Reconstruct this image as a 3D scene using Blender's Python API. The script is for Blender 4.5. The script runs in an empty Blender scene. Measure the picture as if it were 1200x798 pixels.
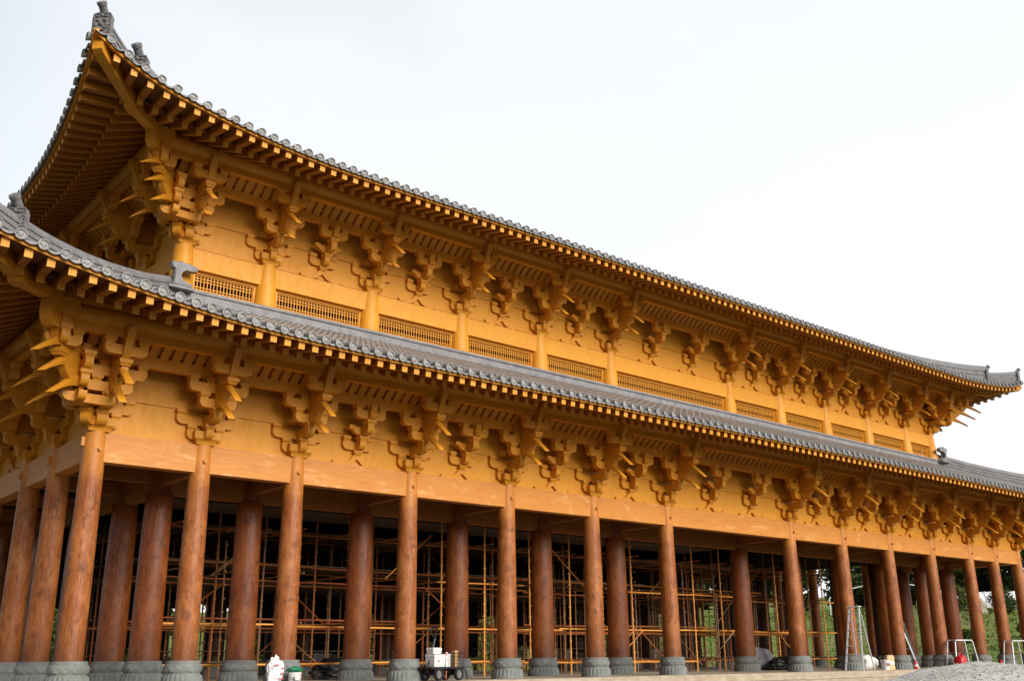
import bpy, bmesh, math, random
from mathutils import Vector, Matrix
rnd = random.Random(11)
PI = math.pi
def rad(a): return math.radians(a)
scene = bpy.context.scene
COL = scene.collection

# ------------------------------------------------------------------ helpers
class MB:
    """collects shapes and links them as one mesh object"""
    def __init__(self):
        self.v = []; self.f = []; self.M = None
    def add(self, vs, fs):
        n = len(self.v)
        if self.M is not None:
            M = self.M
            vs = [tuple(M @ Vector(p)) for p in vs]
        self.v.extend(vs)
        self.f.extend([tuple(i + n for i in q) for q in fs])
    def box(self, x0, x1, y0, y1, z0, z1):
        self.add([(x0,y0,z0),(x1,y0,z0),(x1,y1,z0),(x0,y1,z0),(x0,y0,z1),(x1,y0,z1),(x1,y1,z1),(x0,y1,z1)],
                 [(0,3,2,1),(4,5,6,7),(0,1,5,4),(1,2,6,5),(2,3,7,6),(3,0,4,7)])
    def hexa(self, p):
        self.add(p, [(0,3,2,1),(4,5,6,7),(0,1,5,4),(1,2,6,5),(2,3,7,6),(3,0,4,7)])
    def loft(self, rings, cap=True):
        n = len(rings[0]); vs = [p for r in rings for p in r]; fs = []
        for i in range(len(rings)-1):
            for j in range(n):
                k = (j+1) % n
                fs.append((i*n+j, i*n+k, (i+1)*n+k, (i+1)*n+j))
        if cap:
            fs.append(tuple(reversed(range(n)))); fs.append(tuple(range((len(rings)-1)*n, len(rings)*n)))
        self.add(vs, fs)
    def prism_y(self, poly, y0, y1):          # polygon in x,z
        self.loft([[(a, y0, b) for a, b in poly], [(a, y1, b) for a, b in poly]])
    def prism_x(self, poly, x0, x1):          # polygon in y,z
        self.loft([[(x0, a, b) for a, b in poly], [(x1, a, b) for a, b in poly]])
    def prism_z(self, poly, z0, z1):
        self.loft([[(a, b, z0) for a, b in poly], [(a, b, z1) for a, b in poly]])
    def lathe(self, prof, n=24, c=(0,0,0)):
        rings = [[(c[0]+r*math.cos(2*PI*j/n), c[1]+r*math.sin(2*PI*j/n), c[2]+z) for j in range(n)] for r, z in prof]
        self.loft(rings)
    def tube(self, pts, r, n=8, cap=True):
        pts = [Vector(p) for p in pts]; rings = []
        for i, p in enumerate(pts):
            d = (pts[min(i+1, len(pts)-1)] - pts[max(i-1, 0)]).normalized()
            a = Vector((0,0,1)) if abs(d.z) < .9 else Vector((1,0,0))
            u = d.cross(a).normalized(); w = u.cross(d)
            rr = r[i] if isinstance(r, (list, tuple)) else r
            rings.append([tuple(p + u*rr*math.cos(2*PI*j/n) + w*rr*math.sin(2*PI*j/n)) for j in range(n)])
        self.loft(rings, cap)
    def bar(self, p0, p1, w, h):              # square bar between two points
        p0 = Vector(p0); p1 = Vector(p1); d = (p1-p0).normalized()
        a = Vector((0,0,1)) if abs(d.z) < .95 else Vector((0,1,0))
        u = d.cross(a).normalized()*w/2; q = u.cross(d).normalized()*h/2
        self.hexa([tuple(p0-u-q), tuple(p0+u-q), tuple(p0+u+q), tuple(p0-u+q),
                   tuple(p1-u-q), tuple(p1+u-q), tuple(p1+u+q), tuple(p1-u+q)])
    def mesh(self, name, mat, smooth=35, recalc=True):
        me = bpy.data.meshes.new(name)
        me.from_pydata(self.v, [], self.f)
        if recalc:
            bm = bmesh.new(); bm.from_mesh(me)
            bmesh.ops.recalc_face_normals(bm, faces=bm.faces[:]); bm.to_mesh(me); bm.free()
        if smooth:
            me.polygons.foreach_set('use_smooth', [True]*len(me.polygons))
            me.set_sharp_from_angle(angle=rad(smooth))
        me.materials.append(mat); me.update()
        return me
    def build(self, name, mat, parent=None, loc=(0,0,0), smooth=35, recalc=True):
        return link(name, self.mesh(name, mat, smooth, recalc), parent, loc)

def link(name, data, parent=None, loc=(0,0,0), rotz=0):
    o = bpy.data.objects.new(name, data); COL.objects.link(o)
    o.location = loc; o.rotation_euler = (0,0,rotz)
    if parent is not None: o.parent = parent
    return o
def tag(o, label=None, cat=None, group=None, kind=None):
    if label: o['label'] = label
    if cat: o['category'] = cat
    if group: o['group'] = group
    if kind: o['kind'] = kind
    return o
def thing(name, label, cat, loc=(0,0,0), rotz=0, group=None):
    return tag(link(name, None, None, loc, rotz), label, cat, group)
def copy_tree(o, parent=None):
    c = o.copy(); COL.objects.link(c)
    if parent is not None: c.parent = parent
    for ch in list(o.children): copy_tree(ch, c)
    return c

# ------------------------------------------------------------------ materials
def newmat(name):
    m = bpy.data.materials.new(name); m.use_nodes = True
    nt = m.node_tree; b = nt.nodes['Principled BSDF']
    return m, nt, b
def N(nt, t, **kw):
    n = nt.nodes.new(t)
    for k, v in kw.items(): setattr(n, k, v)
    return n
def setin(n, **kw):
    for k, v in kw.items(): n.inputs[k.replace('_', ' ')].default_value = v
def noise(nt, vec, scale, detail=4, rough=.6, dist=0.):
    n = N(nt, 'ShaderNodeTexNoise'); setin(n, Scale=scale, Detail=detail, Roughness=rough, Distortion=dist)
    nt.links.new(vec, n.inputs['Vector']); return n.outputs['Fac']
def mapping(nt, vec, scale, loc=(0,0,0)):
    n = N(nt, 'ShaderNodeMapping'); n.inputs['Scale'].default_value = scale; n.inputs['Location'].default_value = loc
    nt.links.new(vec, n.inputs['Vector']); return n.outputs['Vector']
def ramp(nt, fac, stops):
    n = N(nt, 'ShaderNodeValToRGB'); e = n.color_ramp.elements
    while len(e) < len(stops): e.new(.5)
    for i, (p, c) in enumerate(stops):
        e[i].position = p; e[i].color = (*c, 1) if len(c) == 3 else c
    nt.links.new(fac, n.inputs['Fac']); return n.outputs['Color']
def mix(nt, fac, a, b, blend='MIX'):
    n = N(nt, 'ShaderNodeMix', data_type='RGBA', blend_type=blend)
    for key, val in ((0, fac), (6, a), (7, b)):
        if hasattr(val, 'links') or hasattr(val, 'is_linked'): nt.links.new(val, n.inputs[key])
        elif key == 0: n.inputs[0].default_value = val
        else: n.inputs[key].default_value = (*val, 1)
    return n.outputs[2]
def math_(nt, op, a, b=None, clamp=False):
    n = N(nt, 'ShaderNodeMath', operation=op, use_clamp=clamp)
    for i, val in enumerate((a, b)):
        if val is None: continue
        if isinstance(val, (int, float)): n.inputs[i].default_value = val
        else: nt.links.new(val, n.inputs[i])
    return n.outputs[0]
def maprange(nt, v, a, b, c=0., d=1.):
    n = N(nt, 'ShaderNodeMapRange'); nt.links.new(v, n.inputs[0])
    for i, x in enumerate((a, b, c, d)): n.inputs[i+1].default_value = x
    return n.outputs[0]
def bump(nt, b, h, strength=.3, dist=.02):
    n = N(nt, 'ShaderNodeBump'); setin(n, Strength=strength, Distance=dist)
    nt.links.new(h, n.inputs['Height']); nt.links.new(n.outputs['Normal'], b.inputs['Normal'])
def pos(nt): return N(nt, 'ShaderNodeNewGeometry').outputs['Position']
def sepz(nt, v, axis='Z'):
    n = N(nt, 'ShaderNodeSeparateXYZ'); nt.links.new(v, n.inputs[0]); return n.outputs[axis]

def mat_paint(name, c1, c2, dark, rough=.5):
    m, nt, b = newmat(name); P = pos(nt)
    a = noise(nt, P, .55, 5, .65); base = mix(nt, maprange(nt, a, .35, .65), c1, c2)
    g = noise(nt, mapping(nt, P, (3., 3., 1.2)), 1.6, 6, .7)
    base = mix(nt, maprange(nt, g, .52, .76, 0, .5), base, dark)
    f = noise(nt, P, 14, 3, .6)
    base = mix(nt, maprange(nt, f, .3, .8, 0, .22), base, dark)
    oi = N(nt, 'ShaderNodeObjectInfo').outputs['Random']
    base = mix(nt, maprange(nt, oi, 0, 1, 0, .30), base, tuple(x*.72 for x in c2))
    st = noise(nt, mapping(nt, P, (7., 7., .35)), 1.3, 4, .6)
    base = mix(nt, maprange(nt, st, .60, .78, 0, .28), base, dark)
    nt.links.new(base, b.inputs['Base Color'])
    nt.links.new(maprange(nt, g, .3, .7, rough-.08, rough+.15), b.inputs['Roughness'])
    b.inputs['Specular IOR Level'].default_value = .35
    bump(nt, b, f, .12, .02)
    return m
ORANGE = mat_paint('ochre_paint', (.70,.295,.019), (.63,.253,.014), (.35,.12,.007))
WALLP = mat_paint('yellow_wall_paint', (.72,.312,.024), (.665,.275,.018), (.44,.16,.010))
RAFTER = mat_paint('shaded_rafter_paint', (.44,.155,.008), (.38,.13,.006), (.26,.08,.005))  # shafts darkened: the shade under the eaves is put into the colour
RTIP = mat_paint('lit_rafter_end_paint', (.78,.36,.045), (.72,.30,.03), (.50,.19,.015))  # end faces lightened as if daylight fell on them
SOFFIT = mat_paint('shaded_soffit_paint', (.26,.085,.005), (.22,.07,.004), (.15,.045,.003))  # boards darker still, with the eave shade in their colour

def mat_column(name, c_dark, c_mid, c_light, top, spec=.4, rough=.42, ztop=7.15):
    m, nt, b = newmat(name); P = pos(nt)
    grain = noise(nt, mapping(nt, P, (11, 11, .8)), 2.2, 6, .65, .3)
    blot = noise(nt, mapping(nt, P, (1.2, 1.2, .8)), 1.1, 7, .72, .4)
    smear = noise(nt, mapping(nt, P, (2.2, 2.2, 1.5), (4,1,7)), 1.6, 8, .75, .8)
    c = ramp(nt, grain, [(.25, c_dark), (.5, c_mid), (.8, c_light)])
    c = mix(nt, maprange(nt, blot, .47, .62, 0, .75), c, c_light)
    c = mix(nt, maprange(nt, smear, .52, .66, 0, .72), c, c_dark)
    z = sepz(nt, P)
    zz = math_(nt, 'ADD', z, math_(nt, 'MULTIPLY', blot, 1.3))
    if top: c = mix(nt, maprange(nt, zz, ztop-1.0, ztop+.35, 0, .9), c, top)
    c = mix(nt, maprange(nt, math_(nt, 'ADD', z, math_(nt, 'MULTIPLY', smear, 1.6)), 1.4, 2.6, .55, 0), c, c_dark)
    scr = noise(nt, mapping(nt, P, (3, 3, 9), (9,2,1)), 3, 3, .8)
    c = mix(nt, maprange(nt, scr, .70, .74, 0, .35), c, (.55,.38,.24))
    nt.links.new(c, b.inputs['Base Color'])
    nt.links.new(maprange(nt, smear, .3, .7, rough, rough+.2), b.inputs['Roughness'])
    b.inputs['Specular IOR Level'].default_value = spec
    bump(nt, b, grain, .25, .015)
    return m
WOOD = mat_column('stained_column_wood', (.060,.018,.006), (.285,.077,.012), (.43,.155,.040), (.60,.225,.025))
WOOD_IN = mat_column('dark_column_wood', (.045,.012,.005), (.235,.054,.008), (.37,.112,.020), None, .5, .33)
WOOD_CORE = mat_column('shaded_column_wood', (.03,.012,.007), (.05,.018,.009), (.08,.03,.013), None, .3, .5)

def mat_beam():
    m, nt, b = newmat('worn_beam_wood'); P = pos(nt)
    grain = noise(nt, mapping(nt, P, (.7, .7, 9)), 1.8, 6, .7, .5)
    blot = noise(nt, mapping(nt, P, (.8, .8, 2.4)), 1.0, 7, .7, .6)
    c = ramp(nt, grain, [(.25, (.44,.145,.014)), (.5, (.56,.210,.022)), (.8, (.64,.262,.034))])
    c = mix(nt, maprange(nt, blot, .5, .66, 0, .75), c, (.64,.27,.05))
    w2 = noise(nt, mapping(nt, P, (1.1, 1.1, 4.5), (2,5,1)), 1.4, 8, .78, 1.0)
    c = mix(nt, maprange(nt, w2, .56, .66, 0, .8), c, (.46,.17,.05))
    c = mix(nt, maprange(nt, blot, .58, .64, 0, .4), c, (.72,.44,.20))
    c = mix(nt, maprange(nt, noise(nt, mapping(nt, P, (1.6,1.6,5), (3,3,3)), 2, 6, .7), .62, .75, 0, .6), c, (.30,.10,.03))
    nt.links.new(c, b.inputs['Base Color']); b.inputs['Roughness'].default_value = .55
    bump(nt, b, grain, .2, .015); return m
BEAM = mat_beam()

def mat_tile():
    m, nt, b = newmat('grey_roof_tile'); P = pos(nt)
    a = noise(nt, P, 1.1, 6, .7); f = noise(nt, P, 22, 3, .6); v = noise(nt, P, 5.0, 2, .5)
    vo = N(nt, 'ShaderNodeTexVoronoi'); vo.inputs['Scale'].default_value = 2.4; nt.links.new(P, vo.inputs['Vector'])
    c = mix(nt, maprange(nt, a, .35, .65), (.100,.092,.084), (.165,.152,.140))
    c = mix(nt, maprange(nt, sepz(nt, vo.outputs['Color'], 'X'), 0, 1, 0, .5), c, (.25,.235,.22))
    c = mix(nt, maprange(nt, v, .5, .7, 0, .4), c, (.30,.295,.29))
    c = mix(nt, maprange(nt, f, .55, .8, 0, .6), c, (.09,.085,.09))
    nt.links.new(c, b.inputs['Base Color']); b.inputs['Roughness'].default_value = .36
    b.inputs['Specular IOR Level'].default_value = .6
    bump(nt, b, f, .3, .01); return m
TILE = mat_tile()
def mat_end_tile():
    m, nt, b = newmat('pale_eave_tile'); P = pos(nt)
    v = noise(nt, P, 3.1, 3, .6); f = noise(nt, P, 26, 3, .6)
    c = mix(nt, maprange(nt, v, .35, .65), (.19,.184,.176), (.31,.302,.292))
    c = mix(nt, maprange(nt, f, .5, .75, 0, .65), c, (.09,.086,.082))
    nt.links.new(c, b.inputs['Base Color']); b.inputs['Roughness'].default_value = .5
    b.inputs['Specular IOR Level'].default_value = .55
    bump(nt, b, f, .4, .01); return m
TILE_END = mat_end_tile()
def mat_simple(name, c1, c2, rough=.6, scale=4., spec=.4, metal=0., bumps=.15, bscale=25., bdist=.01, stretch=(1,1,1)):
    m, nt, b = newmat(name); P = mapping(nt, pos(nt), stretch)
    a = noise(nt, P, scale, 5, .65)
    nt.links.new(mix(nt, maprange(nt, a, .33, .67), c1, c2), b.inputs['Base Color'])
    b.inputs['Roughness'].default_value = rough; b.inputs['Metallic'].default_value = metal
    b.inputs['Specular IOR Level'].default_value = spec
    if bumps: bump(nt, b, noise(nt, P, bscale, 4, .65), bumps, bdist)
    return m
BEAM_IN = mat_simple('inner_beam_wood', (.36,.13,.016), (.26,.085,.012), .55, 2.2, .3, 0, .2, 14, .01, (1,1,4))
STONE = mat_simple('plinth_stone', (.14,.15,.142), (.22,.23,.215), .75, 3., .3, 0, .7, 16, .03)
RIDGE = mat_simple('ridge_tile', (.15,.145,.15), (.24,.235,.24), .55, 3., .5, 0, .4, 30, .01)
RIDGE_D = mat_simple('ridge_relief_tile', (.10,.098,.10), (.20,.195,.20), .6, 9., .4, 0, .6, 18, .03)
CONCRETE = mat_simple('platform_concrete', (.30,.235,.16), (.46,.39,.30), .8, 1.4, .2, 0, .3, 12, .01, (1,1,3))
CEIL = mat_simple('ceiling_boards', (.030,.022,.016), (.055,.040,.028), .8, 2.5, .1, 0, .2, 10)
DARK = mat_simple('shade_behind_lattice', (.010,.008,.006), (.02,.015,.01), .9, 2, .1, 0, 0)
SCAF = mat_simple('rusty_yellow_scaffold_pipe', (.46,.17,.022), (.33,.095,.018), .5, 1.3, .5, 0, .2, 30)
SCAF2 = mat_simple('orange_scaffold_pipe', (.40,.10,.026), (.29,.07,.02), .5, 1.6, .5, 0, .2, 30)
SCAF_LIT = mat_simple('lit_yellow_scaffold_pipe', (.78,.36,.05), (.58,.20,.03), .5, 1.3, .5, 0, .2, 30)  # front row pipes: daylight put in as a lighter yellow
SCAF3 = mat_simple('bare_scaffold_pipe', (.34,.17,.06), (.20,.09,.035), .45, 2., .5, 0, .2, 30)
PLANK = mat_simple('scaffold_plank', (.085,.060,.038), (.15,.105,.065), .8, 2.2, .2, 0, .3, 12, .01, (.4,3,3))
ALU = mat_simple('aluminium', (.58,.59,.60), (.72,.73,.74), .42, 5, .5, .15, .1, 30)
GREYM = mat_simple('dull_steel', (.16,.16,.16), (.25,.25,.24), .5, 5, .5, .4, .1, 30)
WHITEP = mat_simple('white_plastic', (.56,.56,.54), (.70,.70,.68), .45, 5, .4, 0, .1, 20)
CLOTH = mat_simple('white_woven_sack', (.60,.57,.51), (.74,.71,.66), .85, 6, .2, 0, .5, 22, .02)
WHITESACK = mat_simple('white_plastic_sack', (.70,.70,.70), (.80,.80,.80), .5, 6, .4, 0, .6, 14, .03)
TAN = mat_simple('tan_paper_bag', (.55,.38,.16), (.68,.55,.33), .8, 5, .2, 0, .3, 14, .02)
RED = mat_simple('red_plastic', (.55,.012,.015), (.46,.01,.012), .35, 6, .5, 0, .05, 20)
REDM = mat_simple('red_label', (.45,.02,.04), (.38,.02,.03), .5, 6, .4, 0, 0)
BLACK = mat_simple('black_plastic', (.012,.012,.013), (.025,.025,.026), .45, 6, .4, 0, .1, 20)
BLACKBAG = mat_simple('black_bin_bag', (.010,.010,.011), (.02,.02,.022), .32, 5, .5, 0, .7, 8, .05)
TARP = mat_simple('grey_tarpaulin', (.14,.14,.15), (.22,.22,.23), .6, 4, .4, 0, .6, 7, .05)
GREENC = mat_simple('green_cloth', (.02,.16,.08), (.03,.22,.12), .7, 6, .3, 0, .5, 18, .02)
RUBBER = mat_simple('tyre_rubber', (.018,.018,.018), (.03,.03,.03), .8, 6, .2, 0, .2, 30)
ORPAINT = mat_simple('orange_plastic', (.62,.13,.02), (.5,.1,.02), .5, 6, .4, 0, 0)
RAWWOOD = mat_simple('raw_timber', (.42,.22,.08), (.55,.32,.14), .7, 3, .2, 0, .2, 14, .01, (4,4,.6))
BLOCKM = mat_simple('pale_concrete_block', (.55,.52,.47), (.66,.64,.60), .85, 3, .2, 0, .4, 14, .02)
TENT = mat_simple('white_canopy_fabric', (.70,.71,.72), (.78,.79,.80), .6, 1, .3, 0, 0)
ROCK = mat_simple('boulder_rock', (.30,.26,.19), (.42,.37,.28), .85, 2, .2, 0, .8, 3, .15)
BARK = mat_simple('tree_bark', (.045,.032,.022), (.09,.065,.045), .9, 3, .1, 0, .6, 10, .03)
GRAVEL = mat_simple('gravel', (.50,.47,.42), (.74,.71,.66), .9, 18, .2, 0, .9, 30, .03)
def mat_leaf(name, c1, c2):
    m, nt, b = newmat(name); P = pos(nt)
    a = noise(nt, P, .35, 3, .6); f = noise(nt, P, 3.3, 2, .5)
    c = mix(nt, maprange(nt, a, .35, .65), c1, c2)
    c = mix(nt, maprange(nt, f, .4, .7, 0, .5), c, tuple(x*.45 for x in c1))
    nt.links.new(c, b.inputs['Base Color']); b.inputs['Roughness'].default_value = .7
    b.inputs['Specular IOR Level'].default_value = .2
    return m
LEAF_D = mat_leaf('dark_foliage', (.035,.060,.018), (.060,.085,.020))
LEAF_Y = mat_leaf('yellow_green_foliage', (.10,.13,.018), (.16,.17,.025))
LEAF_H = mat_leaf('hedge_foliage', (.055,.085,.014), (.09,.11,.02))
GRASSB = mat_leaf('grass_blades', (.065,.12,.018), (.17,.17,.045))
def mat_ground():
    m, nt, b = newmat('site_ground'); P = pos(nt)
    n1 = noise(nt, P, .07, 6, .65); n2 = noise(nt, P, .6, 5, .7); n3 = noise(nt, P, 6, 4, .7)
    grass = mix(nt, maprange(nt, n2, .38, .64), (.10,.18,.025), (.20,.20,.06))
    grass = mix(nt, maprange(nt, n1, .52, .66, 0, .8), grass, (.24,.20,.11))
    dirt = mix(nt, maprange(nt, n3, .35, .65), (.065,.056,.045), (.10,.088,.07))
    q = N(nt, 'ShaderNodeVectorMath', operation='DOT_PRODUCT'); nt.links.new(P, q.inputs[0]); q.inputs[1].default_value = (.85,.53,0)
    s = math_(nt, 'ADD', q.outputs['Value'], math_(nt, 'MULTIPLY', n1, 8))
    y = math_(nt, 'ADD', sepz(nt, P, 'Y'), math_(nt, 'MULTIPLY', n1, 6))
    g = math_(nt, 'MAXIMUM', maprange(nt, s, 40, 46), maprange(nt, y, 36, 42))
    nt.links.new(mix(nt, g, dirt, grass), b.inputs['Base Color']); b.inputs['Roughness'].default_value = .9
    b.inputs['Specular IOR Level'].default_value = .1
    bump(nt, b, n3, .6, .06); return m
GROUND = mat_ground()

# ------------------------------------------------------------------ plan of the hall
BW = 4.6; AW = 3.27; DP = 3.16
bays = [AW, AW] + [BW]*4 + [2*BW] + [BW]*4 + [AW, AW]
XS = [0]
for w in bays: XS.append(XS[-1] + w)
XS = [x - XS[-1]/2 for x in XS]
YS = [0, DP, 2*DP, 2*DP+BW, 2*DP+2*BW, 3*DP+2*BW, 4*DP+2*BW]
HL = 7.15; HU = 15.02
YU0, YU1 = YS[1], YS[5]
hall = thing('temple_hall', 'ochre timber temple hall with two tiers of grey tiled roof on round brown columns', 'temple', (0,0,0))

# ---- platform
mb = MB(); mb.box(-33.5, 33.5, -1.45, YS[-1]+1.5, -.30, 0)
pf = mb.build('platform', CONCRETE, hall)
mb = MB(); mb.box(-34.3, 34.3, -2.25, YS[-1]+2.3, -1.2, -.304); mb.build('platform_step', CONCRETE, hall)

# ---- columns
def col_mesh(name, prof, mat, n=32): mb = MB(); mb.lathe(prof, n); return mb.mesh(name, mat, 50, False)
def lotus_plinth(name, s):
    mb = MB(); n = 96
    prof = [(.60,0),(.60,.05),(.575,.12),(.565,.22),(.545,.30),(.515,.345),(.505,.36),(.512,.38),(.545,.42),(.556,.50),(.545,.57),(.515,.62),(.500,.635),(.505,.66),(.500,.72),(.30,.722)]
    rings = []
    for k, (r, z) in enumerate(prof):
        ring = []
        for j in range(n):
            a = 2*PI*j/n; rr = r*s
            if .1 < z < .31: rr += .032*abs(math.sin(a*12))**.6-.01
            if .41 < z < .6: rr += .022*math.sin(a*9+k*1.1)*math.sin(a*4+k)
            ring.append((rr*math.cos(a), rr*math.sin(a), z))
        rings.append(ring)
    mb.loft(rings); return mb.mesh(name, STONE, 30, False)
P_OUT = lotus_plinth('plinth', 1.0); P_IN = lotus_plinth('plinth', 1.12)
def prof_col(r0, r1, z0, z1): return [(r0+(r1-r0)*(k/8)**1.5, z0+(z1-z0)*k/8) for k in range(9)]
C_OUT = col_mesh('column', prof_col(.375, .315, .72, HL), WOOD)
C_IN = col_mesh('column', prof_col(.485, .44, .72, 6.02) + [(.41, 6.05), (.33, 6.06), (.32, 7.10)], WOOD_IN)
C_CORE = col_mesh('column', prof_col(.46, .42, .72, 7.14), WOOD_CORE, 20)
mb = MB(); mb.tube([(0,0,0),(0,-.085,0)], .062, 10); mb.tube([(0,-.085,0),(0,-.11,0)], .04, 10)
PEG = mb.mesh('peg', BEAM)
mb = MB(); mb.box(-.075,.075,-.1,.02,-.13,.13); PEGS = mb.mesh('tenon_end', BEAM)
def column(x, y, me, pl, peg=None):
    c = link('column', me, hall, (x,y,0)); link('plinth', pl, c)
    if peg == 'f': link('peg', PEG, c, (0,-.305,6.62))
    if peg == 's': link('tenon_end', PEGS, c, (-.30,0,6.75), -PI/2)
    if peg == 'c': link('tenon_end', PEGS, c, (-.30,0,6.85), -PI/2); link('peg', PEG, c, (.05,-.305,6.62))
    return c
for i, x in enumerate(XS):
    column(x, YS[0], C_OUT, P_OUT, 'c' if i == 0 else 'f')
    column(x, YS[6], C_OUT, P_OUT)
for j in range(1, 6):
    column(XS[0], YS[j], C_OUT, P_OUT, 's'); column(XS[13], YS[j], C_OUT, P_OUT)
for i in range(1, 13):
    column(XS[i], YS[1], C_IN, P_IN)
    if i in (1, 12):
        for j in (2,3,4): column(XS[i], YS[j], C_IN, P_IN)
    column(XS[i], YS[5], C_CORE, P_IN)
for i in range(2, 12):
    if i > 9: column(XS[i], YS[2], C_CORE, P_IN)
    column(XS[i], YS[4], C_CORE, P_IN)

# ---- lower beams
def beam(x0, x1, y0, y1, z0, z1, name='architrave', m=BEAM):
    mb = MB(); mb.box(x0, x1, y0, y1, z0, z1); return mb.build(name, m, hall, smooth=0)
for i in range(13):
    beam(XS[i], XS[i+1], -.215, .215, 6.28, HL-.005)
    if 1 <= i <= 11: beam(XS[i], XS[i+1], DP-.13, DP+.17, 6.02, 6.86, 'architrave', BEAM_IN)
for j in range(6):
    beam(-.215+XS[0], .215+XS[0], YS[j]+.002, YS[j+1], 6.30, HL-.012)
    if j < 3: beam(XS[13]-.215, XS[13]+.215, YS[j]+.002, YS[j+1], 6.30, HL-.012)
    if 1 <= j <= 4: beam(XS[1]-.18, XS[1]+.18, YS[j]+.002, YS[j+1], 6.0, 6.84, 'architrave', BEAM_IN)
mb = MB(); mb.box(XS[0], XS[13], YS[6]-.2, YS[6]+.2, 6.28, HL-.01); mb.build('architrave', BEAM, hall, smooth=0)
for i in range(1, 13): beam(XS[i]-.13, XS[i]+.13, .2, DP-.2, 6.30, 6.80, 'tie_beam', BEAM_IN)
for j in (1,2,3,4,5): beam(XS[0]+.2, XS[1]-.2, YS[j]-.15, YS[j]+.15, 6.36, 6.80, 'tie_beam', BEAM_IN)
mb = MB()
mb.box(XS[0]+.1, XS[13]-.1, .1, YS[6]-.1, 7.0, 7.12)
x = XS[1]+.3
while x < XS[12]:
    mb.box(x, x+.16, DP+.25, YS[5]-.25, 6.78, 7.002); x += .62
mb.build('ceiling', CEIL, hall, smooth=0)

# ------------------------------------------------------------------ bracket sets
def arm_poly(half, z0, h, cut=.2):
    pts = [(-half, z0+h), (-half, z0+h*.62)]
    for k in range(1, 5):
        a = k/4*PI/2
        pts.append((-half+cut*(1-math.cos(a))*1.0, z0+h*.62*(1-math.sin(a))))
    return pts + [(-p, q) for p, q in reversed(pts)]
def arm_x(mb, y, z0, h, half, w=.23): mb.prism_y(arm_poly(half, z0, h), y-w/2, y+w/2)
def arm_xx(mb, y, z0, h, xa, xb, w=.23):     # unequal arm from xa to xb
    c = (xa+xb)/2; mb.prism_y([(a+c, b) for a, b in arm_poly((xb-xa)/2, z0, h)], y-w/2, y+w/2)
def arm_out(mb, x, z0, h, o1, w=.25, k=1.):
    pts = [(.3, z0), (.3, z0+h), (-o1*k, z0+h), (-o1*k, z0+h*.62)]
    for q in range(1, 6):
        a = q/5*PI/2; pts.append((-o1*k+.22*(1-math.cos(a)), z0+h*.62*(1-math.sin(a))))
    mb.prism_x(pts, x-w/2, x+w/2)
def blk(mb, x, y, z, w=.36, h=.185):
    def ring(s, zz): return [(x-s/2,y-s/2,zz),(x+s/2,y-s/2,zz),(x+s/2,y+s/2,zz),(x-s/2,y+s/2,zz)]
    mb.loft([ring(w*.70, z), ring(w*.74, z+h*.18), ring(w*.84, z+h*.36), ring(w, z+h*.46), ring(w, z+h)])
def ludou(mb):
    def ring(s, zz): return [(-s/2,-s/2,zz),(s/2,-s/2,zz),(s/2,s/2,zz),(-s/2,s/2,zz)]
    mb.loft([ring(.62,0), ring(.64,.05), ring(.70,.11), ring(.84,.17), ring(.84,.40)])
ANG = [(-0.1, 1.55, 2.0, 0.26), (0.6, 1.27, 1.8, 0.26), (1.0, 1.1, 1.66, 0.26), (1.18, 1.035, 1.5, 0.255), (1.34, 0.965, 1.27, 0.25), (1.5, 0.885, 1.08, 0.245), (1.66, 0.79, 0.93, 0.24), (1.84, 0.67, 0.77, 0.235), (1.98, 0.56, 0.63, 0.23), (2.03, 0.535, 0.56, 0.225)]
def ang(mb, do, dz, k=1., start=0):
    rings = []
    for o, a, b, w in ANG[start:]:
        y = -(o+do)*k
        q = .86 if o < 1.1 else .42; h_ = a+(b-a)*.55
        rings.append([(-w/2*.9,y,a+dz),(w/2*.9,y,a+dz),(w/2,y,h_+dz),(w/2*q,y,b+dz),(-w/2*q,y,b+dz),(-w/2,y,h_+dz)])
    mb.loft(rings)
def nose(mb, k=1., x=0, dz=0):
    pts = [(1.15,1.86),(1.74,1.82),(1.88,1.86),(1.97,1.96),(2.03,2.10),(2.09,2.28),(2.17,2.46),(2.26,2.60),(2.28,2.70),(2.12,2.73),(1.15,2.73)]
    mb.prism_x([(-o*k, z+dz) for o, z in pts], x-.115, x+.115)
def huatou(mb, k=1.):
    pts = [(0,1.05),(1.0,1.02),(1.18,1.0),(1.36,1.05),(1.62,1.32),(1.75,1.58),(1.55,1.82),(0,1.86)]
    mb.prism_x([(-o*k, z) for o, z in pts], -.105, .105)
def out_arms(mb, k=1.):
    arm_out(mb, 0, .14, .29, .57, .25, k); blk(mb, 0, -.45*k, .42)
    arm_out(mb, 0, .60, .29, 1.03, .25, k); blk(mb, 0, -.90*k, .88, .37, .17)
    huatou(mb, k); blk(mb, 0, -1.80*k, 1.62, .38, .20); nose(mb, k)
def wall_arms(mb, mir=1):
    arm_x(mb, -.10, .14, .29, .60, .20); arm_x(mb, -.10, .60, .29, .97, .20)
    for s in (-1, 1):
        blk(mb, s*.46, -.10, .425, .30); blk(mb, s*.83, -.10, .885, .30, .16)
def fins(mb, xa1=-.6, xa2=-.97, xl=-.62):
    arm_xx(mb, -.90, 1.02, .29, xa1, .6); arm_xx(mb, -.90, 1.49, .30, xa2, .97); arm_xx(mb, -1.80, 1.94, .29, xl, .62)
    for x in (xa1+.14, .46): blk(mb, x, -.90, 1.305, .33)
    for x in (xa2+.14, -.30, .30, .83): blk(mb, x, -.90, 1.785, .33, .21)
    for x in (xl+.14, .48): blk(mb, x, -1.80, 2.225, .33, .235)

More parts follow.
